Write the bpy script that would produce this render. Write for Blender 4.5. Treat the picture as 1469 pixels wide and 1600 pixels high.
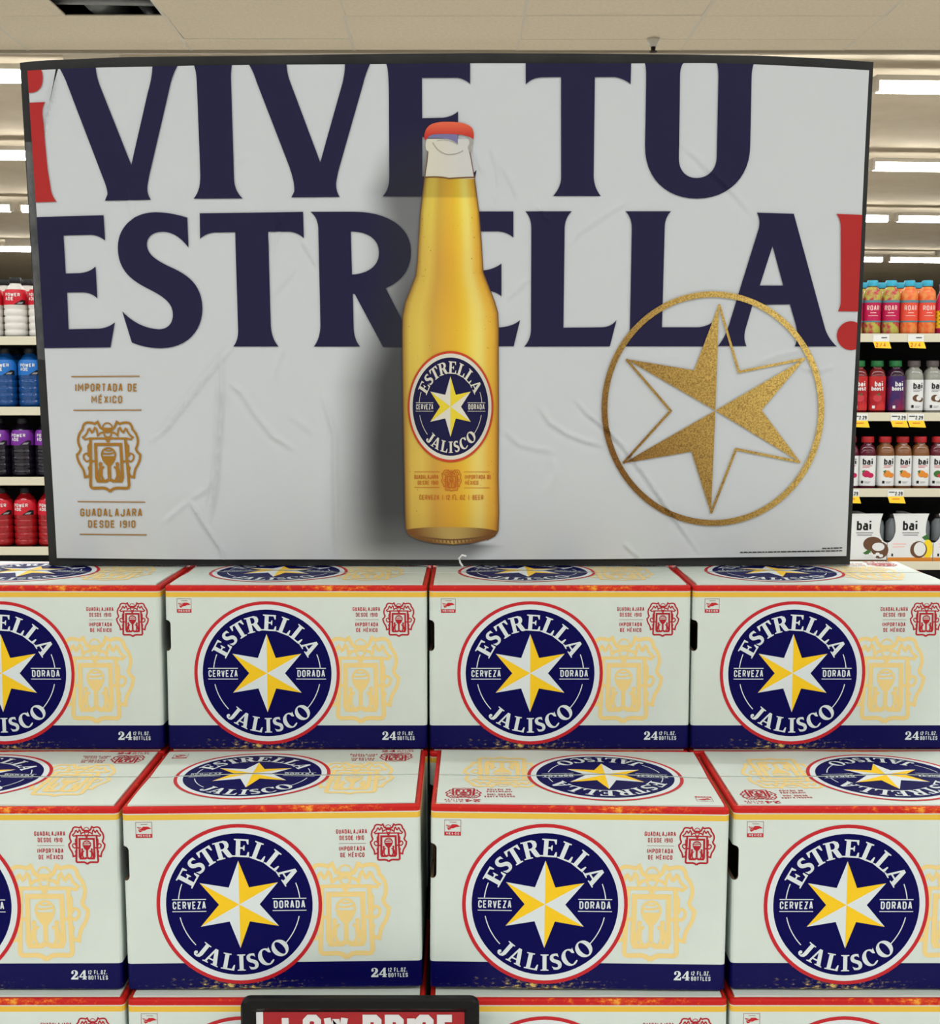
import bpy, math, random
import numpy as np
from mathutils import Vector, Matrix
from mathutils.geometry import tessellate_polygon

for o in list(bpy.data.objects):
    bpy.data.objects.remove(o)
S = bpy.context.scene
C = S.collection
random.seed(4)

# ------------------------------------------------------------------ camera
F_PX, PW, PH = 2050.0, 1469.0, 1600.0
TH = math.radians(5.57)
CAMZ = 1.604
cd = bpy.data.cameras.new('camera')
cam = bpy.data.objects.new('camera', cd); C.objects.link(cam)
cam.location = (0, 0, CAMZ); cam.rotation_euler = (math.pi / 2 - TH, 0, 0)
cd.sensor_fit = 'VERTICAL'; cd.sensor_height = 36.0; cd.lens = F_PX / PH * 36.0
cd.clip_start = 0.05; cd.clip_end = 200
S.camera = cam

# ------------------------------------------------------------------ world, light, exposure
w = bpy.data.worlds.new('store_ambient'); S.world = w; w.use_nodes = True
w.node_tree.nodes['Background'].inputs[0].default_value = (0.93, 0.97, 1.0, 1)
w.node_tree.nodes['Background'].inputs[1].default_value = 0.0
S.view_settings.view_transform = 'Standard'; S.view_settings.look = 'None'
S.view_settings.exposure = 0.0; S.view_settings.gamma = 1.0
S.view_settings.use_curve_mapping = False
CEIL = 4.10

# the store's fluorescent rows go on over the cases, the camera and the aisles behind it, above the
# frame: same mounting height and about the same 4 m spacing as the rows the photograph shows
def strip_row(name, y, power):
    ld = bpy.data.lights.new(name, 'AREA'); ld.shape = 'RECTANGLE'
    ld.size = 24.0; ld.size_y = 0.14; ld.energy = power; ld.color = (0.95, 1.0, 1.07)
    lo = bpy.data.objects.new(name, ld); C.objects.link(lo)
    lo.location = (0, y, CEIL - 0.10)
ROW_W = 330.0
strip_row('ceiling_strip_row_above_shelving_offscreen', 6.8, ROW_W)
strip_row('ceiling_strip_row_above_cases_offscreen', 2.8, ROW_W)
strip_row('ceiling_strip_row_behind_camera_offscreen', -1.2, ROW_W)
strip_row('ceiling_strip_row_next_aisle_offscreen', -5.2, ROW_W)
strip_row('ceiling_strip_row_far_aisle_offscreen', -9.2, ROW_W)

# ------------------------------------------------------------------ small helpers
def s2l(c):
    c = c / 255.0
    return c / 12.92 if c <= 0.04045 else ((c + 0.055) / 1.055) ** 2.4
def rgb(r, g, b): return (s2l(r), s2l(g), s2l(b), 1.0)

def mat(name, col, rough=0.5, metal=0.0, spec=0.4, emit=0.0, trans=0.0, ior=1.45, alpha=1.0):
    m = bpy.data.materials.new(name); m.use_nodes = True
    b = m.node_tree.nodes['Principled BSDF']
    b.inputs['Base Color'].default_value = col
    b.inputs['Roughness'].default_value = rough
    b.inputs['Metallic'].default_value = metal
    b.inputs['Specular IOR Level'].default_value = spec
    b.inputs['IOR'].default_value = ior
    b.inputs['Transmission Weight'].default_value = trans
    b.inputs['Alpha'].default_value = alpha
    if emit:
        b.inputs['Emission Color'].default_value = col
        b.inputs['Emission Strength'].default_value = emit
    return m

def bsdf(m): return m.node_tree.nodes['Principled BSDF']

def noise_mix(m, c1, c2, scale, lo=0.4, hi=0.6, vscale=(1, 1, 1), detail=4, bump=0.0, coord='Object', rough=0.6):
    """procedural two-colour grain on object coordinates"""
    nt = m.node_tree; N = nt.nodes; L = nt.links
    tc = N.new('ShaderNodeTexCoord'); mp = N.new('ShaderNodeMapping'); mp.inputs['Scale'].default_value = vscale
    nz = N.new('ShaderNodeTexNoise'); nz.inputs['Scale'].default_value = scale; nz.inputs['Detail'].default_value = detail
    nz.inputs['Roughness'].default_value = rough
    rp = N.new('ShaderNodeValToRGB')
    rp.color_ramp.elements[0].position = lo; rp.color_ramp.elements[0].color = c1
    rp.color_ramp.elements[1].position = hi; rp.color_ramp.elements[1].color = c2
    L.new(tc.outputs[coord], mp.inputs[0]); L.new(mp.outputs[0], nz.inputs['Vector'])
    L.new(nz.outputs[0], rp.inputs[0]); L.new(rp.outputs[0], bsdf(m).inputs['Base Color'])
    if bump:
        bp = N.new('ShaderNodeBump'); bp.inputs['Strength'].default_value = bump; bp.inputs['Distance'].default_value = 0.002
        L.new(nz.outputs[0], bp.inputs['Height']); L.new(bp.outputs[0], bsdf(m).inputs['Normal'])
    return m

def mesh_obj(name, verts, faces, mats=None, parent=None, fm=None, smooth=False, cols=None):
    me = bpy.data.meshes.new(name)
    me.from_pydata([tuple(v) for v in verts], [], [tuple(f) for f in faces])
    for m in (mats or []): me.materials.append(m)
    if fm is not None: me.polygons.foreach_set('material_index', list(fm))
    if smooth: me.polygons.foreach_set('use_smooth', [True] * len(me.polygons))
    if cols is not None:
        ca = me.color_attributes.new('Col', 'FLOAT_COLOR', 'POINT')
        ca.data.foreach_set('color', np.asarray(cols, dtype=np.float32).ravel())
    me.update()
    o = bpy.data.objects.new(name, me); C.objects.link(o)
    if parent: o.parent = parent
    return o

def empty(name, loc=(0, 0, 0), label=None, cat=None, group=None):
    o = bpy.data.objects.new(name, None); C.objects.link(o); o.location = loc; o.empty_display_size = 0.02
    return tag(o, label, cat, group)

def tag(o, label=None, cat=None, group=None, kind=None):
    if label: o['label'] = label
    if cat: o['category'] = cat
    if group: o['group'] = group
    if kind: o['kind'] = kind
    return o

def dup(root, loc, label=None, group=None, rot=None):
    r = root.copy(); C.objects.link(r); r.location = loc
    if rot is not None: r.rotation_euler = rot
    if label: r['label'] = label
    if group: r['group'] = group
    for ch in list(root.children):
        c = ch.copy(); C.objects.link(c); c.parent = r
        for g in list(ch.children):
            d = g.copy(); C.objects.link(d); d.parent = c
    return r

def box_geo(x0, x1, y0, y1, z0, z1):
    v = [(x0, y0, z0), (x1, y0, z0), (x1, y1, z0), (x0, y1, z0), (x0, y0, z1), (x1, y0, z1), (x1, y1, z1), (x0, y1, z1)]
    f = [(0, 3, 2, 1), (4, 5, 6, 7), (0, 1, 5, 4), (1, 2, 6, 5), (2, 3, 7, 6), (3, 0, 4, 7)]
    return v, f

def boxes(name, lst, m, parent=None, bevel=0.0):
    V = []; Fc = []
    for b in lst:
        v, f = box_geo(*b); k = len(V); V += v; Fc += [tuple(i + k for i in q) for q in f]
    o = mesh_obj(name, V, Fc, [m], parent)
    if bevel:
        md = o.modifiers.new('bevel', 'BEVEL'); md.width = bevel; md.segments = 2; md.limit_method = 'ANGLE'
    return o

def tube_geo(pts, r, seg=8):
    V = []; Fc = []
    pts = [Vector(p) for p in pts]
    for i, p in enumerate(pts):
        a = pts[max(i - 1, 0)]; b = pts[min(i + 1, len(pts) - 1)]
        t = (b - a).normalized()
        u = t.cross(Vector((0, 0, 1)))
        if u.length < 1e-3: u = t.cross(Vector((0, 1, 0)))
        u.normalize(); v = t.cross(u)
        for k in range(seg):
            an = 2 * math.pi * k / seg
            V.append(p + (u * math.cos(an) + v * math.sin(an)) * r)
    for i in range(len(pts) - 1):
        for k in range(seg):
            a = i * seg + k; b = i * seg + (k + 1) % seg
            Fc.append((a, b, b + seg, a + seg))
    Fc.append(tuple(range(seg))[::-1]); Fc.append(tuple((len(pts) - 1) * seg + k for k in range(seg)))
    return V, Fc

def lathe(name, prof, m, parent=None, seg=28, n=2.0, loc=(0, 0, 0), caps=True, smooth=True):
    """prof: (radius, z) list; n = superellipse exponent of the cross-section"""
    V = []; Fc = []
    for r, z in prof:
        for k in range(seg):
            a = 2 * math.pi * k / seg
            rr = r * sup(a, n)
            V.append((loc[0] + rr * math.sin(a), loc[1] - rr * math.cos(a), loc[2] + z))
    for i in range(len(prof) - 1):
        for k in range(seg):
            a = i * seg + k; b = i * seg + (k + 1) % seg
            Fc.append((a, b, b + seg, a + seg))
    if caps:
        Fc.append(tuple(range(seg))[::-1]); Fc.append(tuple((len(prof) - 1) * seg + k for k in range(seg)))
    return mesh_obj(name, V, Fc, [m], parent, smooth=smooth)

def sup(a, n):
    return 1.0 / (abs(math.cos(a)) ** n + abs(math.sin(a)) ** n) ** (1.0 / n)

# ------------------------------------------------------------------ pixel -> place
def tan_el(py):   # tangent of the angle BELOW the horizontal of an image row
    return math.tan(TH + math.atan((py - PH / 2) / F_PX))
def at_y(px, py, Y):
    """point on the vertical plane Y = const seen at pixel"""
    h = Y * tan_el(py)
    zc = Y * math.cos(TH) + h * math.sin(TH)
    return ((px - PW / 2) / F_PX * zc, Y, CAMZ - h)

# ------------------------------------------------------------------ flat artwork (printed lettering and emblems as thin geometry)
def bez(pts):
    """path: (x,y) line, (cx,cy,x,y) quadratic, (ax,ay,bx,by,x,y) cubic"""
    out = []
    for p in pts:
        if len(p) == 2: out.append((float(p[0]), float(p[1])))
        else:
            x0, y0 = out[-1]
            n = 7 if len(p) == 4 else 12
            for i in range(1, n + 1):
                t = i / n; u = 1 - t
                if len(p) == 4:
                    out.append((u * u * x0 + 2 * u * t * p[0] + t * t * p[2], u * u * y0 + 2 * u * t * p[1] + t * t * p[3]))
                else:
                    out.append((u**3 * x0 + 3 * u * u * t * p[0] + 3 * u * t * t * p[2] + t**3 * p[4],
                                u**3 * y0 + 3 * u * u * t * p[1] + 3 * u * t * t * p[3] + t**3 * p[5]))
    return out

def tess(loops):
    vs = [[Vector((x, y, 0)) for x, y in l] for l in loops]
    flat = [p for l in loops for p in l]
    return [[flat[i] for i in t] for t in tessellate_polygon(vs)]

def stroke_polys(pts, w, closed=False):
    n = len(pts); L = []; R = []
    for i in range(n):
        p = Vector(pts[i])
        if closed: a = Vector(pts[i - 1]); b = Vector(pts[(i + 1) % n])
        else: a = Vector(pts[max(i - 1, 0)]); b = Vector(pts[min(i + 1, n - 1)])
        d1 = (p - a); d2 = (b - p)
        if d1.length < 1e-9: d1 = d2
        if d2.length < 1e-9: d2 = d1
        d1.normalize(); d2.normalize()
        n1 = Vector((-d1.y, d1.x)); n2 = Vector((-d2.y, d2.x))
        m = n1 + n2
        if m.length < 0.2: m = n1.copy()
        m.normalize()
        k = 1.0 / max(0.45, m.dot(n1))
        L.append(p + m * (w / 2 * k)); R.append(p - m * (w / 2 * k))
    out = []
    for i in range(n if closed else n - 1):
        j = (i + 1) % n
        out.append([tuple(R[i]), tuple(R[j]), tuple(L[j]), tuple(L[i])])
    return out

def clip(poly, ax, v, keep):   # keep=+1: coordinate >= v
    out = []
    n = len(poly)
    for i in range(n):
        p = poly[i]; q = poly[(i + 1) % n]
        dp = (p[ax] - v) * keep; dq = (q[ax] - v) * keep
        if dp >= 0: out.append(p)
        if (dp > 0 and dq < 0) or (dp < 0 and dq > 0):
            t = dp / (dp - dq)
            out.append((p[0] + (q[0] - p[0]) * t, p[1] + (q[1] - p[1]) * t))
    return out if len(out) >= 3 else None

def grid_split(polys, step):
    for ax in (0, 1):
        res = []
        for p in polys:
            lo = min(q[ax] for q in p); hi = max(q[ax] for q in p)
            k = math.floor(lo / step) + 1; rest = p
            while rest and k * step < hi:
                a = clip(rest, ax, k * step, -1)
                if a: res.append(a)
                rest = clip(rest, ax, k * step, 1); k += 1
            if rest: res.append(rest)
        polys = res
    return polys

class Art:
    def __init__(s): s.P = []; s.n = 0   # (polygon, material key, layer)
    def polys(s, ps, m, layer=0, xf=None):
        s.n += 1; layer = layer + (s.n % 9) * 0.09   # overlapping strokes never share a plane
        for p in ps:
            if xf: p = [xf(q) for q in p]
            s.P.append((p, m, layer))
        return s
    def fill(s, loops, m, layer=0, xf=None): return s.polys(tess(loops), m, layer, xf)
    def line(s, pts, wd, m, layer=0, closed=False, xf=None): return s.polys(stroke_polys(pts, wd, closed), m, layer, xf)
    def ring(s, cx, cy, r0, r1, m, layer=0, n=72, xf=None, a0=0, a1=2 * math.pi):
        ps = []
        for i in range(n):
            t0 = a0 + (a1 - a0) * i / n; t1 = a0 + (a1 - a0) * (i + 1) / n
            q = [(cx + r1 * math.cos(t0), cy + r1 * math.sin(t0)), (cx + r1 * math.cos(t1), cy + r1 * math.sin(t1))]
            if r0 > 0: q += [(cx + r0 * math.cos(t1), cy + r0 * math.sin(t1)), (cx + r0 * math.cos(t0), cy + r0 * math.sin(t0))]
            else: q.append((cx, cy))
            ps.append(q)
        return s.polys(ps, m, layer, xf)
    def rect(s, x0, x1, y0, y1, m, layer=0, xf=None): return s.polys([[(x0, y0), (x1, y0), (x1, y1), (x0, y1)]], m, layer, xf)
    def text(s, t, x, y, h, m, layer=0, width=None, weight=0.16, cw=0.5, gap=0.17, xf=None, align='l'):
        """condensed sans lettering from strokes; x,y = left baseline"""
        adv = []
        for ch in t: adv.append((0.16 if ch in 'I1.:' else 0.3 if ch == 'i' else (cw * 1.32 if ch in 'MW' else cw)) if ch != ' ' else cw * 0.5)
        tot = sum(adv) + gap * (len(t) - 1)
        sx = (width / (tot * h)) if width else 1.0
        if align == 'c': x -= tot * h * sx / 2
        cx = 0.0
        for ch, a in zip(t, adv):
            for st in GLY.get(ch, []):
                wd = weight; ww = max(a - wd, 0.001)
                pts = [((cx + wd / 2 + q[0] * ww) * h * sx + x, (wd / 2 + q[1] * (1 - wd)) * h + y) for q in st]
                s.line(pts, wd * h * min(1.0, max(sx, 0.8)), m, layer, xf=xf)
            cx += a + gap
        return s
    def half(s, ax, v, keep):
        a = Art()
        for p, m, l in s.P:
            q = clip(p, ax, v, keep)
            if q: a.P.append((q, m, l))
        return a
    def split(s, step):
        a = Art()
        for p, m, l in s.P:
            for q in grid_split([p], step): a.P.append((q, m, l))
        return a
    def moved(s, fn):
        a = Art()
        for p, m, l in s.P: a.P.append(([fn(q) for q in p], m, l))
        return a
    def build(s, name, fn, M, parent=None):
        """fn(x, y, layer) -> 3D"""
        keys = []; V = []; Fc = []; fm = []
        for p, m, l in s.P:
            if m not in keys: keys.append(m)
            k = len(V); V += [fn(x, y, l) for x, y in p]; Fc.append(tuple(range(k, k + len(p)))); fm.append(keys.index(m))
        return mesh_obj(name, V, Fc, [M[k] for k in keys], parent, fm)

GLY = {
 'A': [[(0, 0), (.42, 1), (.58, 1), (1, 0)], [(.2, .3), (.8, .3)]],
 'B': [[(0, 0), (0, 1), (.75, 1), (1, .87), (1, .64), (.75, .52), (0, .52)], [(.75, .52), (1, .4), (1, .13), (.75, 0), (0, 0)]],
 'C': [[(1, .7), (1, .86), (.75, 1), (.25, 1), (0, .86), (0, .14), (.25, 0), (.75, 0), (1, .14), (1, .3)]],
 'D': [[(0, 0), (0, 1), (.7, 1), (1, .84), (1, .16), (.7, 0), (0, 0)]],
 'E': [[(1, 1), (0, 1), (0, 0), (1, 0)], [(0, .5), (.85, .5)]],
 'F': [[(1, 1), (0, 1), (0, 0)], [(0, .5), (.85, .5)]],
 'G': [[(1, .75), (1, .86), (.75, 1), (.25, 1), (0, .86), (0, .14), (.25, 0), (.75, 0), (1, .14), (1, .48), (.55, .48)]],
 'I': [[(.5, 0), (.5, 1)]],
 'J': [[(1, 1), (1, .14), (.75, 0), (.25, 0), (0, .14), (0, .3)]],
 'L': [[(0, 1), (0, 0), (1, 0)]],
 'M': [[(0, 0), (0, 1), (.5, .35), (1, 1), (1, 0)]],
 'N': [[(0, 0), (0, 1), (.12, 1), (.88, 0), (1, 0), (1, 1)]],
 'O': [[(.5, 0), (.25, 0), (0, .14), (0, .86), (.25, 1), (.75, 1), (1, .86), (1, .14), (.75, 0), (.5, 0)]],
 'P': [[(0, 0), (0, 1), (.75, 1), (1, .87), (1, .58), (.75, .45), (0, .45)]],
 'R': [[(0, 0), (0, 1), (.75, 1), (1, .87), (1, .6), (.75, .48), (0, .48)], [(.55, .48), (1, 0)]],
 'S': [[(1, .72), (1, .86), (.75, 1), (.25, 1), (0, .86), (0, .66), (.2, .55), (.8, .45), (1, .34), (1, .14), (.75, 0), (.25, 0), (0, .14), (0, .28)]],
 'T': [[(0, 1), (1, 1)], [(.5, 1), (.5, 0)]],
 'U': [[(0, 1), (0, .14), (.25, 0), (.75, 0), (1, .14), (1, 1)]],
 'V': [[(0, 1), (.42, 0), (.58, 0), (1, 1)]],
 'W': [[(0, 1), (.2, 0), (.28, 0), (.46, .8), (.54, .8), (.72, 0), (.8, 0), (1, 1)]],
 'X': [[(0, 0), (1, 1)], [(0, 1), (1, 0)]],
 'Z': [[(0, 1), (1, 1), (0, 0), (1, 0)]],
 '0': [[(.5, 0), (.25, 0), (0, .14), (0, .86), (.25, 1), (.75, 1), (1, .86), (1, .14), (.75, 0), (.5, 0)]],
 '1': [[(.5, 0), (.5, 1), (-.6, .82)]],
 '2': [[(0, .75), (0, .86), (.25, 1), (.75, 1), (1, .86), (1, .62), (0, .12), (0, 0), (1, 0)]],
 '4': [[(.75, 0), (.75, 1), (0, .3), (1, .3)]],
 '9': [[(0, .12), (.25, 0), (.75, 0), (1, .14), (1, .86), (.75, 1), (.25, 1), (0, .86), (0, .6), (.25, .46), (1, .46)]],
 '.': [[(.5, -.05), (.5, .1)]],
 '/': [[(0, 0), (1, 1)]],
 '|': [[(.5, -.1), (.5, 1.1)]],
 'b': [[(0, 1), (0, 0), (.75, 0), (1, .15), (1, .5), (.75, .64), (0, .64)]],
 'a': [[(.1, .64), (.8, .64), (1, .5), (1, 0), (.2, 0), (0, .12), (0, .26), (.2, .38), (1, .38)]],
 'i': [[(.5, 0), (.5, .66)], [(.2, 1.02), (.75, .86)]],
 'o': [[(.5, 0), (.25, 0), (0, .14), (0, .5), (.25, .64), (.75, .64), (1, .5), (1, .14), (.75, 0), (.5, 0)]],
 's': [[(.95, .64), (.2, .64), (0, .52), (0, .42), (1, .24), (1, .12), (.8, 0), (.05, 0)]],
 't': [[(.4, .95), (.4, .12), (.6, 0), (.9, 0)], [(0, .64), (.9, .64)]],
}
GLY['É'] = GLY['E'] + [[(.35, 1.16), (.75, 1.34)]]

def ell(cx, cy, rx, ry, n=20, a0=0, a1=360):
    full = abs(a1 - a0) >= 360
    return [(cx + rx * math.cos(math.radians(a0 + (a1 - a0) * i / n)), cy + ry * math.sin(math.radians(a0 + (a1 - a0) * i / n)))
            for i in range(n + (0 if full else 1))]

S_RAW = [(980, 85), (900, 60, 840, 52, 780, 52), (640, 52, 546, 150, 546, 270), (546, 420, 640, 480, 740, 530),
         (840, 580, 890, 620, 890, 690), (890, 750, 850, 782, 800, 780), (720, 775, 640, 740, 573, 668), (633, 862),
         (700, 890, 760, 898, 820, 898), (980, 895, 1075, 790, 1075, 650), (1072, 500, 980, 440, 880, 395),
         (780, 350, 728, 310, 728, 250), (730, 200, 770, 173, 830, 173), (890, 175, 940, 210, 988, 272)]
SER = {   # serif capitals of the round logo: (width, [loops]), height 1
 'E': (.85, [[(0, 0), (.85, 0), (.85, .30), (.78, .30), (.70, .09), (.36, .09), (.36, .46), (.50, .46), (.55, .36), (.60, .36), (.60, .66), (.55, .66), (.50, .55), (.36, .55), (.36, .91), (.66, .91), (.74, .72), (.80, .72), (.80, 1), (0, 1), (0, .94), (.12, .91), (.12, .09), (0, .06)]]),
 'L': (.80, [[(0, 0), (.8, 0), (.8, .36), (.73, .36), (.64, .09), (.36, .09), (.36, .91), (.48, .94), (.48, 1), (0, 1), (0, .94), (.12, .91), (.12, .09), (0, .06)]]),
 'T': (.85, [[(.2, 0), (.65, 0), (.65, .06), (.545, .09), (.545, .91), (.68, .91), (.78, .68), (.85, .68), (.85, 1), (0, 1), (0, .68), (.07, .68), (.17, .91), (.305, .91), (.305, .09), (.2, .06)]]),
 'I': (.48, [[(0, 0), (.48, 0), (.48, .06), (.36, .09), (.36, .91), (.48, .94), (.48, 1), (0, 1), (0, .94), (.12, .91), (.12, .09), (0, .06)]]),
 'A': (1.0, [[(0, 0), (.36, 0), (.36, .06), (.25, .08), (.29, .25), (.60, .25), (.65, .08), (.55, .06), (.55, 0), (1.0, 0), (1.0, .06), (.91, .08), (.60, 1), (.42, 1), (.12, .09), (0, .06)], [(.325, .34), (.565, .34), (.445, .74)]]),
 'R': (.97, [[(0, 0), (.47, 0), (.47, .06), (.36, .08), (.36, .46), (.43, .46), (.60, .06), (.70, 0), (.97, 0), (.97, .06), (.87, .09), (.70, .50), (.80, .58), (.85, .73), (.80, .90), (.62, 1), (0, 1), (0, .94), (.12, .92), (.12, .08), (0, .06)], [(.36, .55), (.50, .55), (.59, .62), (.61, .74), (.57, .87), (.48, .92), (.36, .92)]]),
 'J': (.62, [[(.14, 1), (.62, 1), (.62, .94), (.52, .92), (.52, .25), (.45, .05), (.28, -.04), (.1, -.02), (0, .1), (.02, .22), (.12, .28), (.21, .22), (.2, .12), (.17, .06), (.24, .07), (.28, .2), (.28, .92), (.14, .94)]]),
 'O': (.98, [ell(.49, .5, .49, .53, 28), ell(.49, .5, .22, .44, 28)]),
 'C': (.88, [ell(.48, .5, .48, .53, 24, 52, 318) + [(.80, .2)] + ell(.50, .5, .23, .44, 20, 300, 60) + [(.70, .70), (.84, .64), (.84, 1.0)]]),
 'S': (.66, [[((x - 546) / 846, (898 - y) / 846) for x, y in bez(S_RAW)]]),
 '2': (.80, [[(0, 0), (.78, 0), (.80, .34), (.72, .34), (.66, .20), (.34, .20), (.62, .42), (.74, .56), (.76, .72), (.70, .88), (.55, .98), (.36, 1.0), (.16, .95), (.04, .82), (.03, .68), (.12, .58), (.24, .60), (.30, .70), (.26, .80), (.24, .88), (.34, .93), (.46, .86), (.48, .72), (.42, .56), (.0, .12)]]),
 '4': (.84, [[(.34, 0), (.80, 0), (.80, .08), (.70, .10), (.70, .22), (.84, .22), (.84, .33), (.70, .33), (.70, 1), (.52, 1), (0, .33), (0, .22), (.44, .22), (.44, .10), (.34, .08)], [(.16, .33), (.44, .33), (.44, .70)]]),
}

def logo_art(xf, layer=0, A=None):
    """round star logo, unit outer radius, centred on 0,0"""
    A = A or Art()
    A.ring(0, 0, .955, 1, 'red', layer, xf=xf)
    A.ring(0, 0, .885, .955, 'white', layer, xf=xf)
    A.ring(0, 0, 0, .885, 'navy', layer, xf=xf)
    def rot(a, p): return (p[0] * math.cos(a) - p[1] * math.sin(a), p[0] * math.sin(a) + p[1] * math.cos(a))
    for ch, an in zip('ESTRELLA', (-61, -45.5, -31.5, -14.5, 3.5, 21.5, 39, 58.5)):
        wd, loops = SER[ch]; h = .222
        for t in tess(loops):
            A.polys([[xf(rot(-math.radians(an), ((x - wd / 2) * h, 0.592 + y * h))) for x, y in t]], 'white', layer + 1)
    for ch, an in zip('JALISCO', (-39.5, -27, -11.5, 0.5, 11.5, 24.5, 41)):
        wd, loops = SER[ch]; h = .205
        for t in tess(loops):
            A.polys([[xf(rot(math.radians(an), ((x - wd / 2) * h, -.832 + y * h))) for x, y in t]], 'white', layer + 1)
    tips = [(.545 * math.sin(math.radians(60 * k)), .545 * math.cos(math.radians(60 * k))) for k in range(6)]
    inn = [(.245 * math.sin(math.radians(60 * k + 30)), .245 * math.cos(math.radians(60 * k + 30))) for k in range(6)]
    for k in range(6):
        A.polys([[(0, 0), inn[k], tips[k]], [(0, 0), tips[(k + 1) % 6], inn[k]]], 'gold' if k % 2 == 0 else 'white', layer + 1, xf)
    for sx in (-1, 1):
        for a0, a1 in ((6, 21), (-12, -43)):
            pts = [(sx * .735 * math.cos(math.radians(a0 + (a1 - a0) * i / 8)), .735 * math.sin(math.radians(a0 + (a1 - a0) * i / 8))) for i in range(9)]
            A.line(pts, .012, 'white', layer + 1, xf=xf)
        A.rect(min(sx * .40, sx * .81), max(sx * .40, sx * .81), .064, .074, 'white', layer + 1, xf)
        A.rect(min(sx * .40, sx * .81), max(sx * .40, sx * .81), -.086, -.076, 'white', layer + 1, xf)
    A.text('CERVEZA', -.805, -.052, .096, 'white', layer + 1, width=.40, weight=.165, xf=xf)
    A.text('DORADA', .415, -.052, .096, 'white', layer + 1, width=.38, weight=.165, xf=xf)
    return A

def crest_art(xf, m, layer=0, A=None, fat=1.0):
    """city coat of arms, symmetric, unit: half width 280, y 495..1140 (down)"""
    A = A or Art()
    for sx in (-1, 1):
        f = lambda p, sx=sx: xf((p[0] * sx, p[1]))
        def ln(pts, wd, closed=False): A.line(pts, wd * fat, m, layer, closed, f)
        ln(bez([(38, 575), (62, 560), (85, 508), (112, 526), (130, 516, 165, 514), (215, 510, 222, 575), (262, 615, 266, 670), (266, 710, 246, 745), (250, 775, 282, 800), (280, 860, 240, 915), (222, 950, 218, 1000), (180, 990)]), 20)
        ln(bez([(30, 600), (62, 606), (88, 628), (98, 572), (112, 560), (130, 596), (140, 602), (160, 568), (172, 575), (180, 618, 222, 645), (205, 664), (165, 655)]), 16)
        ln([(0, 655), (165, 655)], 18)
        ln([(24, 650), (0, 690)], 14)
        ln(bez([(155, 650), (162, 850), (172, 1070), (170, 1097, 145, 1097), (70, 1095), (25, 1095, 0, 1128)]), 24)
        A.fill([bez([(160, 680), (186, 720), (184, 790), (192, 810), (165, 830)])], m, layer, f)
        A.fill([bez([(168, 880), (192, 915), (182, 950), (190, 985), (172, 1010)])], m, layer, f)
        ln([(0, 708), (112, 708), (116, 1005), (104, 1034), (30, 1034), (0, 1016)], 26)
        ln([(115, 858), (165, 858)], 18)
        ln(bez([(172, 800), (200, 775, 222, 805), (232, 840, 195, 862), (172, 850)]), 15)
        # rampant lion
        A.fill([bez([(58, 872), (80, 862), (92, 880), (86, 910), (98, 950), (104, 1024), (86, 1024), (82, 985), (70, 1024), (44, 1024), (62, 985), (58, 930), (40, 915), (44, 900), (64, 905)])], m, layer, f)
    A.ring(0, 560, 36, 48, m, layer, n=24, xf=xf)
    A.rect(-42, 42, 560, 590, m, layer, xf)
    A.ring(0, 615, 24, 38, m, layer, n=20, xf=xf)
    # tree
    A.ring(0, 800, 52, 68, m, layer, n=28, xf=xf)
    A.fill([bez([(-66, 812), (66, 812), (60, 850, 34, 880), (16, 900), (16, 1005), (-16, 1005), (-16, 900), (-34, 880), (-60, 850, -66, 812)])], m, layer, xf)
    A.line(bez([(-55, 786), (-10, 800, 58, 780)]), 14, m, layer, xf=xf)
    A.line(bez([(-30, 760), (0, 772, 34, 758)]), 12, m, layer, xf=xf)
    return A

# ------------------------------------------------------------------ materials
M = {}
M['white'] = mat('print_white', rgb(222, 230, 230), 0.5)
M['navy'] = mat('print_navy', rgb(2, 1, 78), 0.5, spec=0.12)
M['red'] = mat('print_red', rgb(196, 26, 36), 0.45)
M['gold'] = mat('print_yellow', rgb(252, 205, 20), 0.45)
M['pale'] = mat('print_pale_yellow', rgb(243, 214, 140), 0.5)
M['crest'] = mat('print_dark_red', rgb(178, 22, 38), 0.45)
M['greyline'] = mat('print_grey', rgb(160, 130, 125), 0.5)
M['kraft'] = mat('kraft_board', rgb(120, 92, 66), 0.85)
M['inside'] = mat('carton_inside', rgb(112, 88, 64), 0.9)
M['stripe'] = mat('print_amber_stripe', rgb(236, 190, 66), 0.5)
M['board_white'] = noise_mix(mat('carton_white', rgb(226, 231, 226), 0.42, spec=0.35), rgb(212, 222, 213), rgb(219, 229, 220), 9, 0.3, 0.7)

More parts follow.
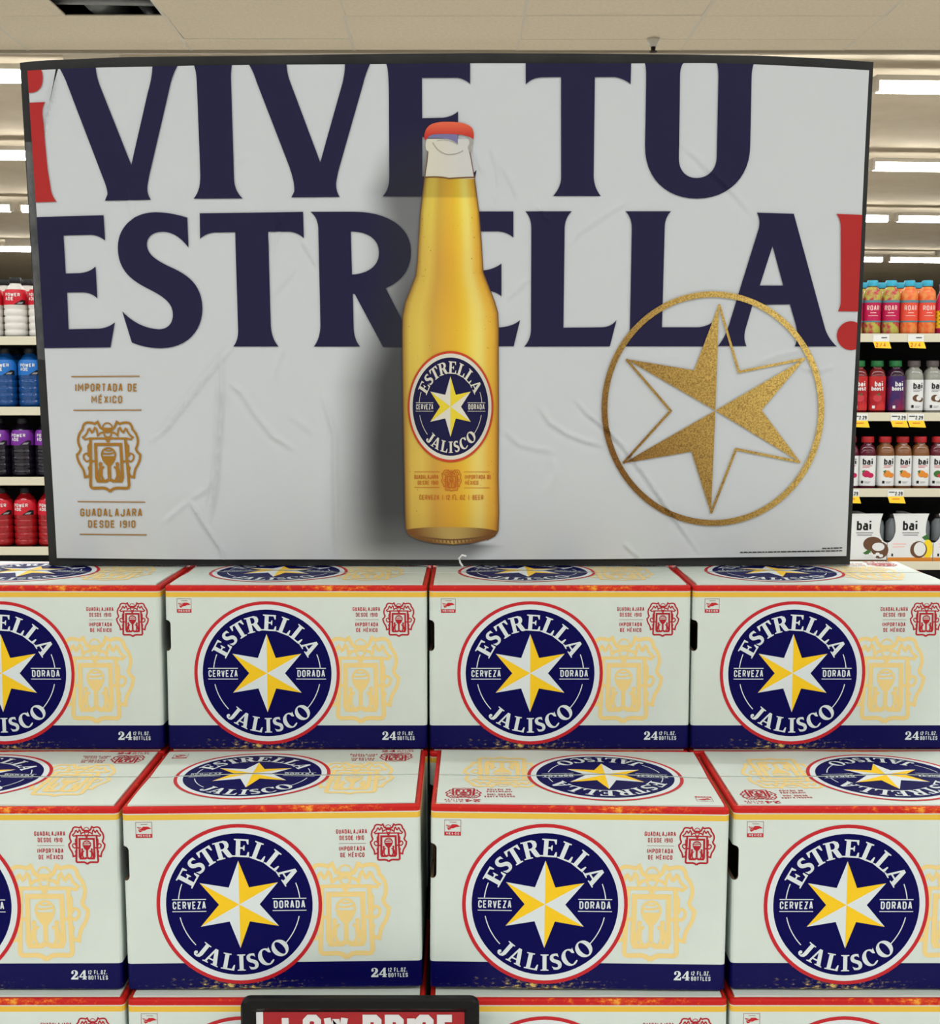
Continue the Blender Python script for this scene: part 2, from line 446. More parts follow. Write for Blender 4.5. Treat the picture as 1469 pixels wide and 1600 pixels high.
def worn(name, base, wear, dots, s1, vs, x0, spread, lo, hi, zlim=None):
    """distressed print: wear colours through a thresholded noise, denser round x0 of the carton face"""
    m = mat(name, base, 0.46, spec=0.2); nt = m.node_tree; N = nt.nodes; L = nt.links
    tc = N.new('ShaderNodeTexCoord'); mp = N.new('ShaderNodeMapping'); mp.inputs['Scale'].default_value = vs
    L.new(tc.outputs['Object'], mp.inputs[0])
    nz = N.new('ShaderNodeTexNoise'); nz.inputs['Scale'].default_value = s1; nz.inputs['Detail'].default_value = 5; nz.inputs['Roughness'].default_value = 0.7
    L.new(mp.outputs[0], nz.inputs['Vector'])
    sp = N.new('ShaderNodeSeparateXYZ'); L.new(tc.outputs['Object'], sp.inputs[0])
    def mth(op, a, b=None):
        n = N.new('ShaderNodeMath'); n.operation = op
        for i, q in enumerate((a, b)):
            if q is None: continue
            if isinstance(q, (int, float)): n.inputs[i].default_value = q
            else: L.new(q, n.inputs[i])
        return n.outputs[0]
    d = mth('ABSOLUTE', mth('SUBTRACT', sp.outputs[0], x0))
    wgt = mth('MAXIMUM', mth('SUBTRACT', 1.0, mth('DIVIDE', d, spread)), 0.0)
    v = mth('ADD', nz.outputs[0], mth('MULTIPLY', wgt, 0.16))
    if zlim:
        zz = mth('MAXIMUM', mth('SUBTRACT', 1.0, mth('DIVIDE', sp.outputs[2], zlim)), -0.6)
        v = mth('ADD', v, mth('MULTIPLY', zz, 0.09))
    rp = N.new('ShaderNodeValToRGB')
    e = rp.color_ramp.elements
    e[0].position = lo; e[0].color = base; e[1].position = hi; e[1].color = wear
    q = e.new(min(hi + 0.08, 0.99)); q.color = dots
    L.new(v, rp.inputs[0]); L.new(rp.outputs[0], bsdf(m).inputs['Base Color'])
    return m
M['redband'] = worn('worn_red_band', rgb(200, 34, 30), rgb(222, 88, 30), rgb(244, 170, 60), 70, (1.0, 1, 1.6), 0.07, 0.13, 0.60, 0.70)
M['navyband'] = worn('worn_navy_band', rgb(2, 1, 76), rgb(96, 84, 84), rgb(222, 190, 100), 150, (0.6, 1, 1.5), -0.05, 0.13, 0.67, 0.74, 0.022)
M['rededge'] = worn('worn_red_edge', rgb(168, 32, 24), rgb(186, 74, 34), rgb(214, 140, 70), 60, (1, 0.7, 1), 0, 5.0, 0.70, 0.80)

# ------------------------------------------------------------------ setting
floor_m = noise_mix(mat('vinyl_floor', rgb(200, 194, 182), 0.3), rgb(200, 197, 190), rgb(213, 210, 203), 6, 0.35, 0.65)
tag(boxes('floor', [(-22, 22, -13, 46, -0.1, 0)], floor_m), 'pale vinyl store floor under the beer display', kind='structure')
tile_m = noise_mix(mat('ceiling_tile_face', rgb(206, 196, 178), 0.9, spec=0.1), rgb(228, 216, 192), rgb(236, 225, 203), 40, 0.35, 0.65, bump=0.1)
grid_m = mat('ceiling_grid_metal', rgb(222, 214, 196), 0.6)
far_m = noise_mix(mat('painted_far_ceiling', rgb(210, 202, 188), 0.85, spec=0.1), rgb(216, 203, 180), rgb(224, 212, 190), 2, 0.35, 0.65)
dark_m = mat('plenum_deck', rgb(104, 104, 106), 0.8)

YE = 10.15      # where the tiled ceiling ends
TW, TD = 1.225, 0.61
xs0 = at_y(554, 80, CEIL * 0 + 1.0)[0]     # direction of one joint
xjoint = 0.0
# one long joint passes pixel (554,80): place the grid on it
hz = CEIL - CAMZ
Yj = hz / -tan_el(80)
xjoint = at_y(554, 80, Yj)[0]
SK = -0.013     # the tile joints run a little askew to the camera axis
ROWS = [(9.83, YE), (9.22, 9.83), (8.61, 9.22), (8.0, 8.61), (7.39, 8.0), (6.78, 7.39)]
YN = 6.78
ceil = mesh_obj('ceiling', [(-22, -13, CEIL + .03), (22, -13, CEIL + .03), (22, YN, CEIL + .03), (-22, YN, CEIL + .03)], [(0, 1, 2, 3)], [tile_m])
tag(ceil, 'suspended ceiling of beige tiles with one tile missing', kind='structure')
cols = range(-18, 19); tmes = {}
def put_tile(x0, y0, wd, dp):
    key = (round(wd, 3), round(dp, 3))
    if key not in tmes:
        v, f = box_geo(0.006, wd - 0.006, 0.006, dp - 0.006, 0.0, 0.012)
        t = mesh_obj('ceiling_tile', v, f, [tile_m], ceil); tmes[key] = t.data
    else:
        t = bpy.data.objects.new('ceiling_tile', tmes[key]); C.objects.link(t); t.parent = ceil
    t.location = (x0, y0, CEIL + random.uniform(-0.002, 0.002))
for r, (y0, y1) in enumerate(ROWS):
    for c in cols:
        x0 = xjoint + c * TW + SK * (y0 - Yj)
        if r == 2 and c == -2:      # half of this tile is missing
            put_tile(x0, y0, TW * .45, y1 - y0); hole = (x0 + TW * .45, y0); continue
        put_tile(x0, y0, TW, y1 - y0)
V = []; Fc = []
for c in cols:
    k = len(V); xa = xjoint + c * TW
    for yy in (YN, YE):
        for xx in (xa - .012, xa + .012): V.append((xx + SK * (yy - Yj), yy, CEIL - 0.001))
    Fc.append((k, k + 1, k + 3, k + 2))
for yy, _ in ROWS:
    k = len(V)
    V += [(-22, yy - .008, CEIL + .001), (22, yy - .008, CEIL + .001), (22, yy + .008, CEIL + .001), (-22, yy + .008, CEIL + .001)]; Fc.append((k, k + 1, k + 2, k + 3))
mesh_obj('tile_grid', V, Fc, [grid_m], ceil)
# space above the missing tile
hx, hy = hole; HW = TW * .55
pl = boxes('ceiling_void', [(hx - 1.2, hx + HW + 1.2, hy - 2.0, hy + 2.9, CEIL + 1.55, CEIL + 1.57), (hx - 1.22, hx - 1.2, hy - 2.0, hy + 2.9, CEIL + .17, CEIL + 1.57),
                            (hx + HW + 1.2, hx + HW + 1.22, hy - 2.0, hy + 2.9, CEIL + .17, CEIL + 1.57), (hx - 1.2, hx + HW + 1.2, hy + 2.9, hy + 2.92, CEIL + .17, CEIL + 1.57),
                            (hx - 1.2, hx + HW + 1.2, hy - 2.02, hy - 2.0, CEIL + .17, CEIL + 1.57)], dark_m, ceil)
pipe_m = mat('duct_grey', rgb(150, 152, 150), 0.5, 0.1)
for (a, b, rr) in (((hx - .15, hy + .50, CEIL + .075), (hx + HW + .15, hy + .60, CEIL + .085), .028), ((hx + .20, hy + .62, CEIL + .13), (hx + .24, hy + 1.4, CEIL + .14), .10), ((hx + .47, hy + .2, CEIL + .17), (hx + .50, hy + 1.4, CEIL + .11), .05)):
    v, f = tube_geo([a, b], rr, 12)
    mesh_obj('duct_pipe', v, f, [pipe_m], ceil, smooth=True)
# fascia edge and the plain ceiling beyond
tag(boxes('trim_1', [(-22, 22, YE, YE + .05, CEIL - .02, CEIL + .16)], mat('fascia_trim', rgb(176, 166, 148), 0.7)), 'fascia strip at the end of the tiled ceiling', kind='structure')
fc = mesh_obj('ceiling', [(-22, YE + .05, CEIL + .14), (22, YE + .05, CEIL + .14), (22, 46, CEIL + .14), (-22, 46, CEIL + .14)], [(0, 1, 2, 3)], [far_m])
tag(fc, 'plain painted ceiling beyond the tiled part', kind='structure')
wb = mesh_obj('wall_back', [(-22, 46, 0), (22, 46, 0), (22, 46, CEIL + .3), (-22, 46, CEIL + .3)], [(0, 1, 2, 3)], [mat('wall_paint', rgb(186, 184, 172), 0.8)])
tag(wb, 'far back wall of the store', kind='structure')
wall_m = mat('store_wall_paint', rgb(206, 204, 198), 0.8)
for nm, q in (('wall_left', [(-22, -13, 0), (-22, 46, 0), (-22, 46, CEIL + .3), (-22, -13, CEIL + .3)]), ('wall_right', [(22, -13, 0), (22, 46, 0), (22, 46, CEIL + .3), (22, -13, CEIL + .3)]),
              ('wall_front', [(-22, -13, 0), (22, -13, 0), (22, -13, CEIL + .3), (-22, -13, CEIL + .3)])):
    tag(mesh_obj(nm, q, [(0, 1, 2, 3)], [wall_m]), 'painted side wall of the store' if nm != 'wall_front' else 'painted wall of the store behind the camera', kind='structure')

# fluorescent strips: measured rows (left pixel row, right pixel row)
tube_m = mat('lit_fluorescent_tube', (1.0, 0.99, 0.95, 1), 0.4, emit=20.0)
house_m = mat('white_fixture_metal', rgb(206, 200, 188), 0.5)
def strip_fixture(L, label):
    t = empty('strip_light', (0, 0, 0), label, 'ceiling light', 'fluorescent strip lights on the far ceiling')
    boxes('housing', [(-L / 2, L / 2, -.07, .07, .045, .09)], house_m, t, 0.004)
    v, f = tube_geo([(-L / 2 + .03, 0, 0), (L / 2 - .03, 0, 0)], .048, 16)
    mesh_obj('tube_lens', v, f, [tube_m], t, smooth=True)
    boxes('end_cap', [(-L / 2, -L / 2 + .03, -.06, .06, -.04, .05)], house_m, t)
    boxes('end_cap', [(L / 2 - .03, L / 2, -.06, .06, -.04, .05)], house_m, t)
    boxes('hanger', [(-.22, .22, -.05, .05, .09, .19)], house_m, t)
    return t
FZ = CEIL - .05
hl = FZ - CAMZ
ROWN = ['first row beyond the ceiling tiles', 'second row beyond the ceiling tiles', 'third row beyond the ceiling tiles', 'fourth row beyond the ceiling tiles']
proto = None
for k, (yl, yr) in enumerate(((120, 138), (243, 262), (326, 343), (389, 407))):
    Yl = hl / -tan_el(yl); Yr = hl / -tan_el(yr)
    Xl = at_y(0, yl, Yl)[0]; Xr = at_y(1469, yr, Yr)[0]
    sl = (Yr - Yl) / (Xr - Xl); an = math.atan(sl)
    L = 2.44; xa = at_y(1345, yr, Yr)[0] + (0.45 if k >= 2 else 0.05)
    n = int(math.ceil((Xr - Xl) / 2 / L)) + 2
    for i in range(-2 * n, n):
        xc = xa + (i + .5) * (L + .09)
        if xc < Xl - 1.6 or xc > Xr + 1.6: continue
        lab = 'lit fluorescent strip light in the ' + ROWN[k]
        loc = (xc, Yl + sl * (xc - Xl), FZ)
        if proto is None:
            proto = strip_fixture(L, lab); proto.location = loc; proto.rotation_euler = (0, 0, an)
        else: dup(proto, loc, lab, rot=(0, 0, an))

# sprinkler
sy = hz / -tan_el(60); sp_ = at_y(1021, 60, sy)
t = empty('sprinkler_head', (sp_[0], sy, CEIL), 'small white fire sprinkler head hanging from the ceiling tiles', 'sprinkler')
lathe('escutcheon', [(.048, 0), (.046, -.02), (.032, -.045), (.026, -.06)], house_m, t, 16)
lathe('nozzle', [(.018, -.06), (.016, -.085), (.028, -.09), (.028, -.098)], mat('sprinkler_metal', rgb(60, 54, 46), .4, .7), t, 12)

# ------------------------------------------------------------------ beer cases
BW, BD, BH = 0.402, 0.268, 0.26
def rrect(inset, r=0.006, seg=3):
    x = BW / 2 - inset; y0 = inset; y1 = BD - inset; pts = []
    for cx, cy, a0 in ((x - r, y0 + r, -90), (x - r, y1 - r, 0), (-x + r, y1 - r, 90), (-x + r, y0 + r, 180)):
        for i in range(seg + 1):
            a = math.radians(a0 + 90 * i / seg); pts.append((cx + r * math.cos(a), cy + r * math.sin(a)))
    return pts
lev = [(0.0, .003, None), (.003, 0, 1), (.0385, 0, 1), (.239, 0, 0), (.2468, 0, 2), (.2482, 0, 0), (.2540, 0, 3), (.2562, .0012, 3), (.2568, .004, 3), (.2568, .012, 5)]
V = []; Fc = []; fm = []
for z, ins, _ in lev: V += [(x, y, z) for x, y in rrect(ins)]
n = 16
for i in range(1, len(lev)):
    for k in range(n):
        a = (i - 1) * n + k; b = (i - 1) * n + (k + 1) % n
        Fc.append((a, b, b + n, a + n)); fm.append(lev[i][2])
Fc.append(tuple(range(n))[::-1]); fm.append(4)
Fc.append(tuple((len(lev) - 1) * n + k for k in range(n))); fm.append(6)
body0 = mesh_obj('body', V, Fc, [M['board_white'], M['navyband'], M['stripe'], M['redband'], M['kraft'], M['rededge'], M['inside']], None, fm)
# hand hole cut into the left front corner
pz0, pz1 = .155, .2035
prof = [(-.03, pz0)] + [(.008 - .006 + .006 * math.cos(math.radians(a)), pz0 + .006 + .006 * math.sin(math.radians(a))) for a in (-90, -60, -30, 0)] + \
       [(.008 - .006 + .006 * math.cos(math.radians(a)), pz1 - .006 + .006 * math.sin(math.radians(a))) for a in (0, 30, 60, 90)] + [(-.03, pz1)]
V = [(x - BW / 2, y, z) for y in (-.02, .07) for x, z in prof]; n = len(prof)
Fc = [(i, (i + 1) % n, (i + 1) % n + n, i + n) for i in range(n)] + [tuple(range(n))[::-1], tuple(range(n, 2 * n))]
cut = mesh_obj('cutter', V, Fc, [M['inside']])
import bmesh
for o_ in (cut, body0):
    bm_ = bmesh.new(); bm_.from_mesh(o_.data); bmesh.ops.recalc_face_normals(bm_, faces=bm_.faces); bm_.to_mesh(o_.data); bm_.free()
def carve(obj_, cutter):
    md = obj_.modifiers.new('b', 'BOOLEAN'); md.operation = 'DIFFERENCE'; md.solver = 'EXACT'; md.object = cutter; md.material_mode = 'TRANSFER'
    bpy.context.view_layer.update()
    me_ = bpy.data.meshes.new_from_object(obj_.evaluated_get(bpy.context.evaluated_depsgraph_get()))
    obj_.modifiers.clear(); obj_.data = me_
    bpy.data.objects.remove(cutter)
v_, f_ = box_geo(-BW / 2 + .004, BW / 2 - .004, .004, BD - .004, .004, .2470)
carve(body0, mesh_obj('cutter', v_, f_, [M['inside']]))
v_, f_ = box_geo(-BW / 2 + .02, BW / 2 - .02, .02, BD - .02, .2, .28)      # open top under the flaps
carve(body0, mesh_obj('cutter', v_, f_, [M['inside']]))
carve(body0, cut)
BODY = body0.data; bpy.data.objects.remove(body0)

def fx(cx): return ((cx - 75) / 1325 - .5) * BW
def fz(cy): return (995 - cy) / 830 * BH
def front(x, z, l): return (x, -0.00025 - 0.0002 * l, z)
AR = {}
LR = 370 / 1325 * BW
LX, LZ = fx(587), fz(610)
AR['round_logo'] = logo_art(lambda p: (LX + p[0] * LR, LZ + p[1] * LR), 1)
PS = 440 / 645 / 1325 * BW
AR['pale_crest'] = crest_art(lambda p: (fx(1062) + p[0] * PS, fz(425) - (p[1] - 495) * (440 / 645) * BH / 830 ), 'pale', 0, fat=1.3)
CS = 80 / 282 / 1325 * BW
AR['red_crest'] = crest_art(lambda p: (fx(1258) + p[0] * CS, fz(257) - (p[1] - 495) * (173 / 645) * BH / 830), 'crest', 0, fat=1.25)
hT = 20 / 830 * BH
a = Art()
for s_, xa, xb, yb in (('GUADALAJARA', 1025, 1163, 301), ('DESDE 1910', 1040, 1150, 329), ('IMPORTADA', 1037, 1153, 377), ('DE MÉXICO', 1042, 1150, 405)):
    a.text(s_, fx(xa), fz(yb), hT, 'crest', 0, width=fx(xb) - fx(xa), weight=.17)
a.rect(fx(1037), fx(1158), fz(345), fz(343), 'greyline', 0)
AR['origin_lettering'] = a
a = Art()
xq = fx(1170)
for ch in '24':
    wd, loops = SER[ch]
    a.fill(loops, 'white', 0, lambda p, xq=xq: (xq + p[0] * .0125, fz(945) + p[1] * .0132)); xq += .0111
a.text('12 FL.OZ.', fx(1248), fz(922), hT * .95, 'white', 0, width=fx(1332) - fx(1248), weight=.17)
a.text('BOTTLES', fx(1248), fz(946), hT * .95, 'white', 0, width=fx(1335) - fx(1248), weight=.17)
AR['count_lettering'] = a
def mark_art(x0, x1, z0, z1):
    a = Art(); W_, H_ = x1 - x0, z1 - z0
    g = lambda u, v: (x0 + u * W_, z0 + v * H_)
    a.line([g(0, .0), g(1, 0), g(1, 1), g(0, 1)], W_ * .035, 'greyline', 0, True)
    a.rect(*[g(0, 0)[0], g(1, 0)[0]], *[g(0, 0)[1], g(0, .24)[1]], 'red', 0)
    a.text('MEXICO', g(.1, 0)[0], g(0, .06)[1], H_ * .14, 'white', 1, width=W_ * .8, weight=.2)
    a.rect(g(.3, 0)[0], g(.74, 0)[0], g(0, .84)[1], g(0, .88)[1], 'greyline', 0)
    a.fill([[g(*q) for q in ((.08, .70), (.4, .64), (.45, .72), (.75, .72), (.97, .58), (.7, .54), (.55, .46), (.38, .46), (.1, .60), (.38, .58), (.36, .62), (.1, .63))]], 'red', 0)
    a.fill([[g(*q) for q in ((.14, .52), (.36, .46), (.42, .42), (.24, .34), (.2, .40))]], 'red', 0)
    return a
AR['origin_mark'] = mark_art(fx(136), fx(208), fz(308), fz(240))
FRONT = {k: v for k, v in AR.items()}

# top of the case
def bow(x, y):
    e = math.exp(-((y - BD / 2) / .035) ** 2)
    return 0.0003 + 0.0016 * math.cos(x * 17 + 1.0) * e + 0.0004 * math.sin(x * 31 + y * 25)
def top_pt(x, y, l): return (x, y, BH - .0032 + .0018 + bow(x, y) + .00025 + .0002 * l)
TOPA = Art()
crest_art(lambda p: (fx(1075) + p[0] * PS * .95, .195 - (p[1] - 495) / 645 * .155), 'pale', 0, TOPA, 1.3)
logo_art(lambda p: (LX + p[0] * LR, BD / 2 + .002 + p[1] * LR), 1, TOPA)
crest_art(lambda p: (fx(1258) + p[0] * CS, .243 - (p[1] - 495) / 645 * .046), 'crest', 0, TOPA, 1.25)
for i, (s_, xa, xb) in enumerate((('GUADALAJARA', 1025, 1163), ('DESDE 1910', 1040, 1150), ('IMPORTADA', 1037, 1153), ('DE MÉXICO', 1042, 1150))):
    TOPA.text(s_, fx(xa), .232 - i * .0088 - (.004 if i > 1 else 0), hT, 'crest', 0, width=fx(xb) - fx(xa), weight=.17)
xq = fx(1180)
for ch in '24':
    wd, loops = SER[ch]
    TOPA.fill(loops, 'crest', 0, lambda p, xq=xq: (xq + p[0] * .0125, .248 + p[1] * .011)); xq += .0111
TOPA.text('12 FL.OZ.', fx(1258), .2545, hT * .8, 'crest', 0, width=.0255, weight=.17)
TOPA.text('BOTTLES', fx(1258), .2475, hT * .8, 'crest', 0, width=.0255, weight=.17)
TOPA.P += mark_art(fx(136), fx(208), .225, .247).P
TOPA = TOPA.split(.02)

def seam(x): return BD / 2 + 0.0006 * math.sin(x * 60)
def flap_mesh(side):
    nx, ny = 26, 7; V = []; Fc = []
    ya, yb = (.006, BD / 2 - .0026) if side == 0 else (BD / 2 + .0026, BD - .006)
    x0, x1 = -BW / 2 + .007, BW / 2 - .007
    for t in (1, 0):
        for j in range(ny + 1):
            for i in range(nx + 1):
                x = x0 + (x1 - x0) * i / nx; y = ya + (yb - ya) * j / ny
                V.append((x, y, BH - .0032 + (.0018 + bow(x, y) if t else -.0012)))
    st = nx + 1; o = st * (ny + 1)
    for j in range(ny):
        for i in range(nx):
            q = j * st + i
            Fc.append((q, q + 1, q + st + 1, q + st)); Fc.append((o + q, o + q + st, o + q + st + 1, o + q + 1))
    def wall(a, b): Fc.append((a, a + o, b + o, b))
    for i in range(nx): wall(i, i + 1); wall(ny * st + i + 1, ny * st + i)
    for j in range(ny): wall((j + 1) * st, j * st); wall(j * st + nx, (j + 1) * st + nx)
    return mesh_obj('top_flap', V, Fc, [M['board_white']], None)

def make_case(full=True):
    t = empty('beer_case')
    b = bpy.data.objects.new('body', BODY); C.objects.link(b); b.parent = t
    for k, v in FRONT.items(): v.build(k, front, M, t)
    for side in (0, 1):
        f = flap_mesh(side); f.parent = t
        art = TOPA.half(1, BD / 2 - .0026, -1) if side == 0 else TOPA.half(1, BD / 2 + .0026, 1)
        art.build('top_print', top_pt, M, f)
    return t
case_a = make_case()
# a case whose lid print faces the other way: its flaps turned round
case_b = empty('beer_case')
for ch in case_a.children:
    c = ch.copy(); C.objects.link(c); c.parent = case_b
    if ch.name.startswith('top_flap'):
        c.location = (0, BD, 0); c.rotation_euler = (0, 0, math.pi)
    for g in ch.children:
        d = g.copy(); C.objects.link(d); d.parent = c
case_h = empty('beer_case')
hb = bpy.data.objects.new('body', BODY); C.objects.link(hb); hb.parent = case_h
for side in (0, 1): flap_mesh(side).parent = case_h
Y_MID, Y_TOP, Y_BOT = 1.7194, 1.9895, 1.7010
used = set()
def put(proto, loc, rot, label, group):
    if proto.name in used: o = dup(proto, loc, rot=rot)
    else: o = proto; used.add(proto.name); o.location = loc; o.rotation_euler = rot
    tag(o, label, 'beer case', group); return o
r = math.radians
lay = BH + .0042
base = 0.0
def lz(k): return CAMZ - 0.3043 - BH - (5 - k) * BH     # layer k = 1..5
TOPX = (-.6762, -.2672, .1383, .5430)
MIDX = (-.6755, -.2660, .1460, .5560)
BOTX = (-.6690, -.2625, .1470, .5530)
GT, GM, GB = 'top layer of beer cases', 'second layer of beer cases', 'third layer of beer cases'
tl = ['white beer case in the top layer, left of the case under the printed gold crest lettering',
      'white beer case in the top layer, directly under the shadowed side of the printed bottle',
      'white beer case in the top layer, directly under the base of the printed bottle and its right side',
      'white beer case in the top layer, under the gold star and the end of the sign']
tl = ['top-layer white beer case under the sign corner beside the red sports drinks',
      'top-layer white beer case under the small gold crest and the grey printed shadow',
      'top-layer white beer case under the base of the printed bottle',
      'top-layer white beer case under the gold star end of the sign']
for i in range(4): put(case_a, (TOPX[i], Y_TOP, lz(5)), (0, 0, r((-.2, -.1, .15, .1)[i])), tl[i], GT)
ml = ['second-layer white beer case with upright lid print at the end away from the reversed lids',
      'second-layer white beer case with upright lid print beside a case with reversed lid print',
      'second-layer white beer case with reversed lid print, between an upright lid and another reversed lid',
      'second-layer white beer case with reversed lid print at the end of its layer']
for i in range(4): put(case_a if i < 2 else case_b, (MIDX[i], Y_MID + (0, .0005, -.002, .0005)[i], lz(4) + (0, .0018, .0018, .0004)[i]), (0, r((0, -.55, .55, .1)[i]), r((.3, .35, -.4, .1)[i])), ml[i], GM)
bl = ['third-layer white beer case below the end case with upright lid print',
      'third-layer white beer case partly hidden by the black price sign, beside the end case',
      'third-layer white beer case right beside the black price sign',
      'third-layer white beer case at the reversed-lid end, clear of the price sign']
for i in range(4): put(case_a, (BOTX[i], Y_BOT, lz(3)), (0, 0, r((.2, .1, -.1, -.1)[i])), bl[i], GB)
# the layers underneath and the cases that carry the top layer
for k in (2, 1):
    for i in range(4): put(case_a, (BOTX[i] + random.uniform(-.001, .001), Y_BOT, lz(k)), (0, 0, 0), 'white beer case in the layers hidden below the price sign', 'lower beer cases')
for k in (4, 3, 2, 1):
    for i in range(4): put(case_h, (TOPX[i], Y_TOP + .001, lz(k)), (0, 0, 0), 'white beer case hidden behind the stepped front cases, carrying the top layer', 'hidden rear beer cases')

# pallet that carries the stack
pz = lz(1)
pm = noise_mix(mat('pallet_wood', rgb(168, 130, 88), 0.8), rgb(150, 112, 74), rgb(180, 142, 98), 12, vscale=(1, 8, 8))
if pz > 0.004:
    t = empty('display_base', (0, 0, 0), 'low dark plinth under the stacked beer cases', 'display base')
    boxes('plinth', [(-.88, .77, Y_BOT + .01, Y_TOP + BD - .005, 0, pz)], mat('plinth_black', rgb(30, 30, 32), .7), t)

# ------------------------------------------------------------------ the big sign
SYB, SZB, SZH = 2.187, CAMZ - .3043 + .004, .810
LEAN, BULGE = .056, .052
def sign_surface(px, py):
    """rays of the pixels meet the leaning, slightly bowed board"""
    px = np.asarray(px, float); py = np.asarray(py, float)
    tn = np.tan(TH + np.arctan((py - PH / 2) / F_PX))
    Y = np.full(px.shape, 2.15)
    for _ in range(12):
        h = Y * tn; zc = Y * math.cos(TH) + h * math.sin(TH)
        X = (px - PW / 2) / F_PX * zc; Z = CAMZ - h
        tt = np.clip((Z - SZB) / SZH, -.1, 1.2); s = np.clip((X + .035) / .675, -1.1, 1.1)
        Y = SYB - LEAN * tt - BULGE * np.clip(tt, 0, 2) ** 1.5 * (1 - s * s)
    return X, Y, Z
def lerp_tab(v, tab):
    return np.interp(v, [a for a, b in tab], [b for a, b in tab])
PT = [(46, 113), (75, 111.5), (155, 108), (240, 105.8), (305, 104.3), (455, 103), (650, 102), (830, 101), (1100, 101), (1185, 103), (1270, 107), (1356, 112)]
def ytop(x): return lerp_tab(x, PT)
def ybot(x): return lerp_tab(x, [(90, 871), (350, 873), (720, 873.5), (1000, 872), (1320, 867.5)])
def xleft(y): return lerp_tab(y, [(113, 46.5), (320, 59), (540, 72), (871, 91)])
def xright(y): return lerp_tab(y, [(112, 1355.5), (490, 1338), (868, 1320)])

CREASE = [  # polyline, amplitude mm, width px
 ([(366, 541), (345, 566), (318, 597), (285, 640), (262, 668), (238, 690)], 2.8, 3.0),
 ([(349, 565), (347, 640), (343, 700), (338, 760), (329, 812)], 4.2, 3.0),
 ([(360, 598), (380, 615), (398, 645), (428, 682), (462, 703)], 1.8, 4.5),
 ([(297, 781), (318, 815), (347, 858), (351, 874)], 3.2, 2.6),
 ([(297, 781), (280, 795), (258, 815)], 1.5, 4), ([(297, 781), (325, 764), (340, 740)], 1.2, 5),
 ([(505, 615), (523, 680), (524, 760), (526, 870)], 2.6, 5),
 ([(425, 600), (437, 560), (446, 545)], .8, 5), ([(452, 648), (495, 680)], .8, 6),
 ([(840, 632), (858, 660), (885, 678), (915, 690), (945, 697)], 2.0, 4),
 ([(896, 622), (918, 648), (945, 668), (975, 700), (1008, 745), (1036, 785), (1062, 822), (1090, 862)], 3.2, 2.8),
 ([(782, 668), (812, 695), (842, 702), (865, 705)], 1.2, 5), ([(862, 715), (866, 740), (850, 770)], .9, 7),
 ([(974, 848), (985, 860), (1000, 872)], 1.8, 3),
 ([(1060, 226), (1090, 252), (1110, 272), (1140, 300), (1182, 345)], 1.5, 4),
 ([(884, 390), (905, 365), (925, 352), (950, 335), (985, 312)], 1.2, 4),
 ([(788, 472), (808, 455), (829, 434)], 1.1, 4),
 ([(741, 235), (748, 258), (756, 273)], 1.4, 3), ([(765, 230), (776, 262), (781, 300)], 1.5, 3.5), ([(785, 262), (797, 285), (808, 312)], 1.5, 3.5),
 ([(768, 330), (774, 300)], 1.0, 4), ([(840, 320), (848, 340), (860, 348)], 1.0, 4),
 ([(202, 300), (207, 330), (214, 345)], 1.0, 4), ([(446, 330), (430, 380), (423, 400)], 1.8, 4), ([(474, 378), (486, 400), (498, 420)], 2.0, 3),
 ([(427, 462), (448, 440), (464, 418)], .9, 4), ([(370, 255), (392, 244)], .7, 6), ([(1175, 570), (1215, 556), (1250, 548)], 1.3, 4), ([(1248, 575), (1280, 580), (1300, 573)], 1.2, 4),
 ([(92, 113), (82, 165), (74, 205)], 3.5, 2.2), ([(86, 165), (75, 218)], 1.6, 3),
]
def disp(px, py):
    """relief of the creased paper, metres towards the viewer"""
    px = np.asarray(px, float); py = np.asarray(py, float)
    d = .0012 * np.sin(px * .011 + py * .006) + .0010 * np.sin(px * .019 - py * .013 + 1.3)
    for pts, amp, wd in CREASE:
        n = len(pts) - 1
        best = np.full(px.shape, 1e9); side = np.zeros(px.shape); par = np.zeros(px.shape)
        for i in range(n):
            (x0, y0), (x1, y1) = pts[i], pts[i + 1]
            dx, dy = x1 - x0, y1 - y0; L2 = dx * dx + dy * dy
            t = np.clip(((px - x0) * dx + (py - y0) * dy) / L2, 0, 1)
            qx = px - x0 - t * dx; qy = py - y0 - t * dy
            dist = np.hypot(qx, qy); sg = np.sign(dx * (py - y0) - dy * (px - x0))
            m = dist < best
            best = np.where(m, dist, best); side = np.where(m, sg, side); par = np.where(m, (i + t) / n, par)
        env = np.clip(np.minimum(par, 1 - par) * 6, 0, 1) * .85 + .15
        u = best / wd
        d = d + .00185 * amp * env * (np.exp(-u * u) - .55 * np.exp(-((best - side * wd * .9) / (wd * 1.6)) ** 2) * (side > 0))
    return d
def sst(a, b, v):
    t = np.clip((v - a) / (b - a), 0, 1); return t * t * (3 - 2 * t)
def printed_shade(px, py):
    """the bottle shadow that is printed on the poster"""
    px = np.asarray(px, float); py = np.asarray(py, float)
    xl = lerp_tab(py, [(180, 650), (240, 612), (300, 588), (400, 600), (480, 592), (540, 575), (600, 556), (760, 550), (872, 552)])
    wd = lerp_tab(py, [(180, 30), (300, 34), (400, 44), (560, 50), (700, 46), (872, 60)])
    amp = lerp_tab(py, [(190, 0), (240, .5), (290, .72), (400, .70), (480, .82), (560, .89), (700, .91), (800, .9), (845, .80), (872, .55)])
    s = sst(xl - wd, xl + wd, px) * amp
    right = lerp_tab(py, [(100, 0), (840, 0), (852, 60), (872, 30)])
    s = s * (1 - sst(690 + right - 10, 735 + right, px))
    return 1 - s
PAPER = mat('poster_print', (1, 1, 1, 1), 0.5, spec=0.16)
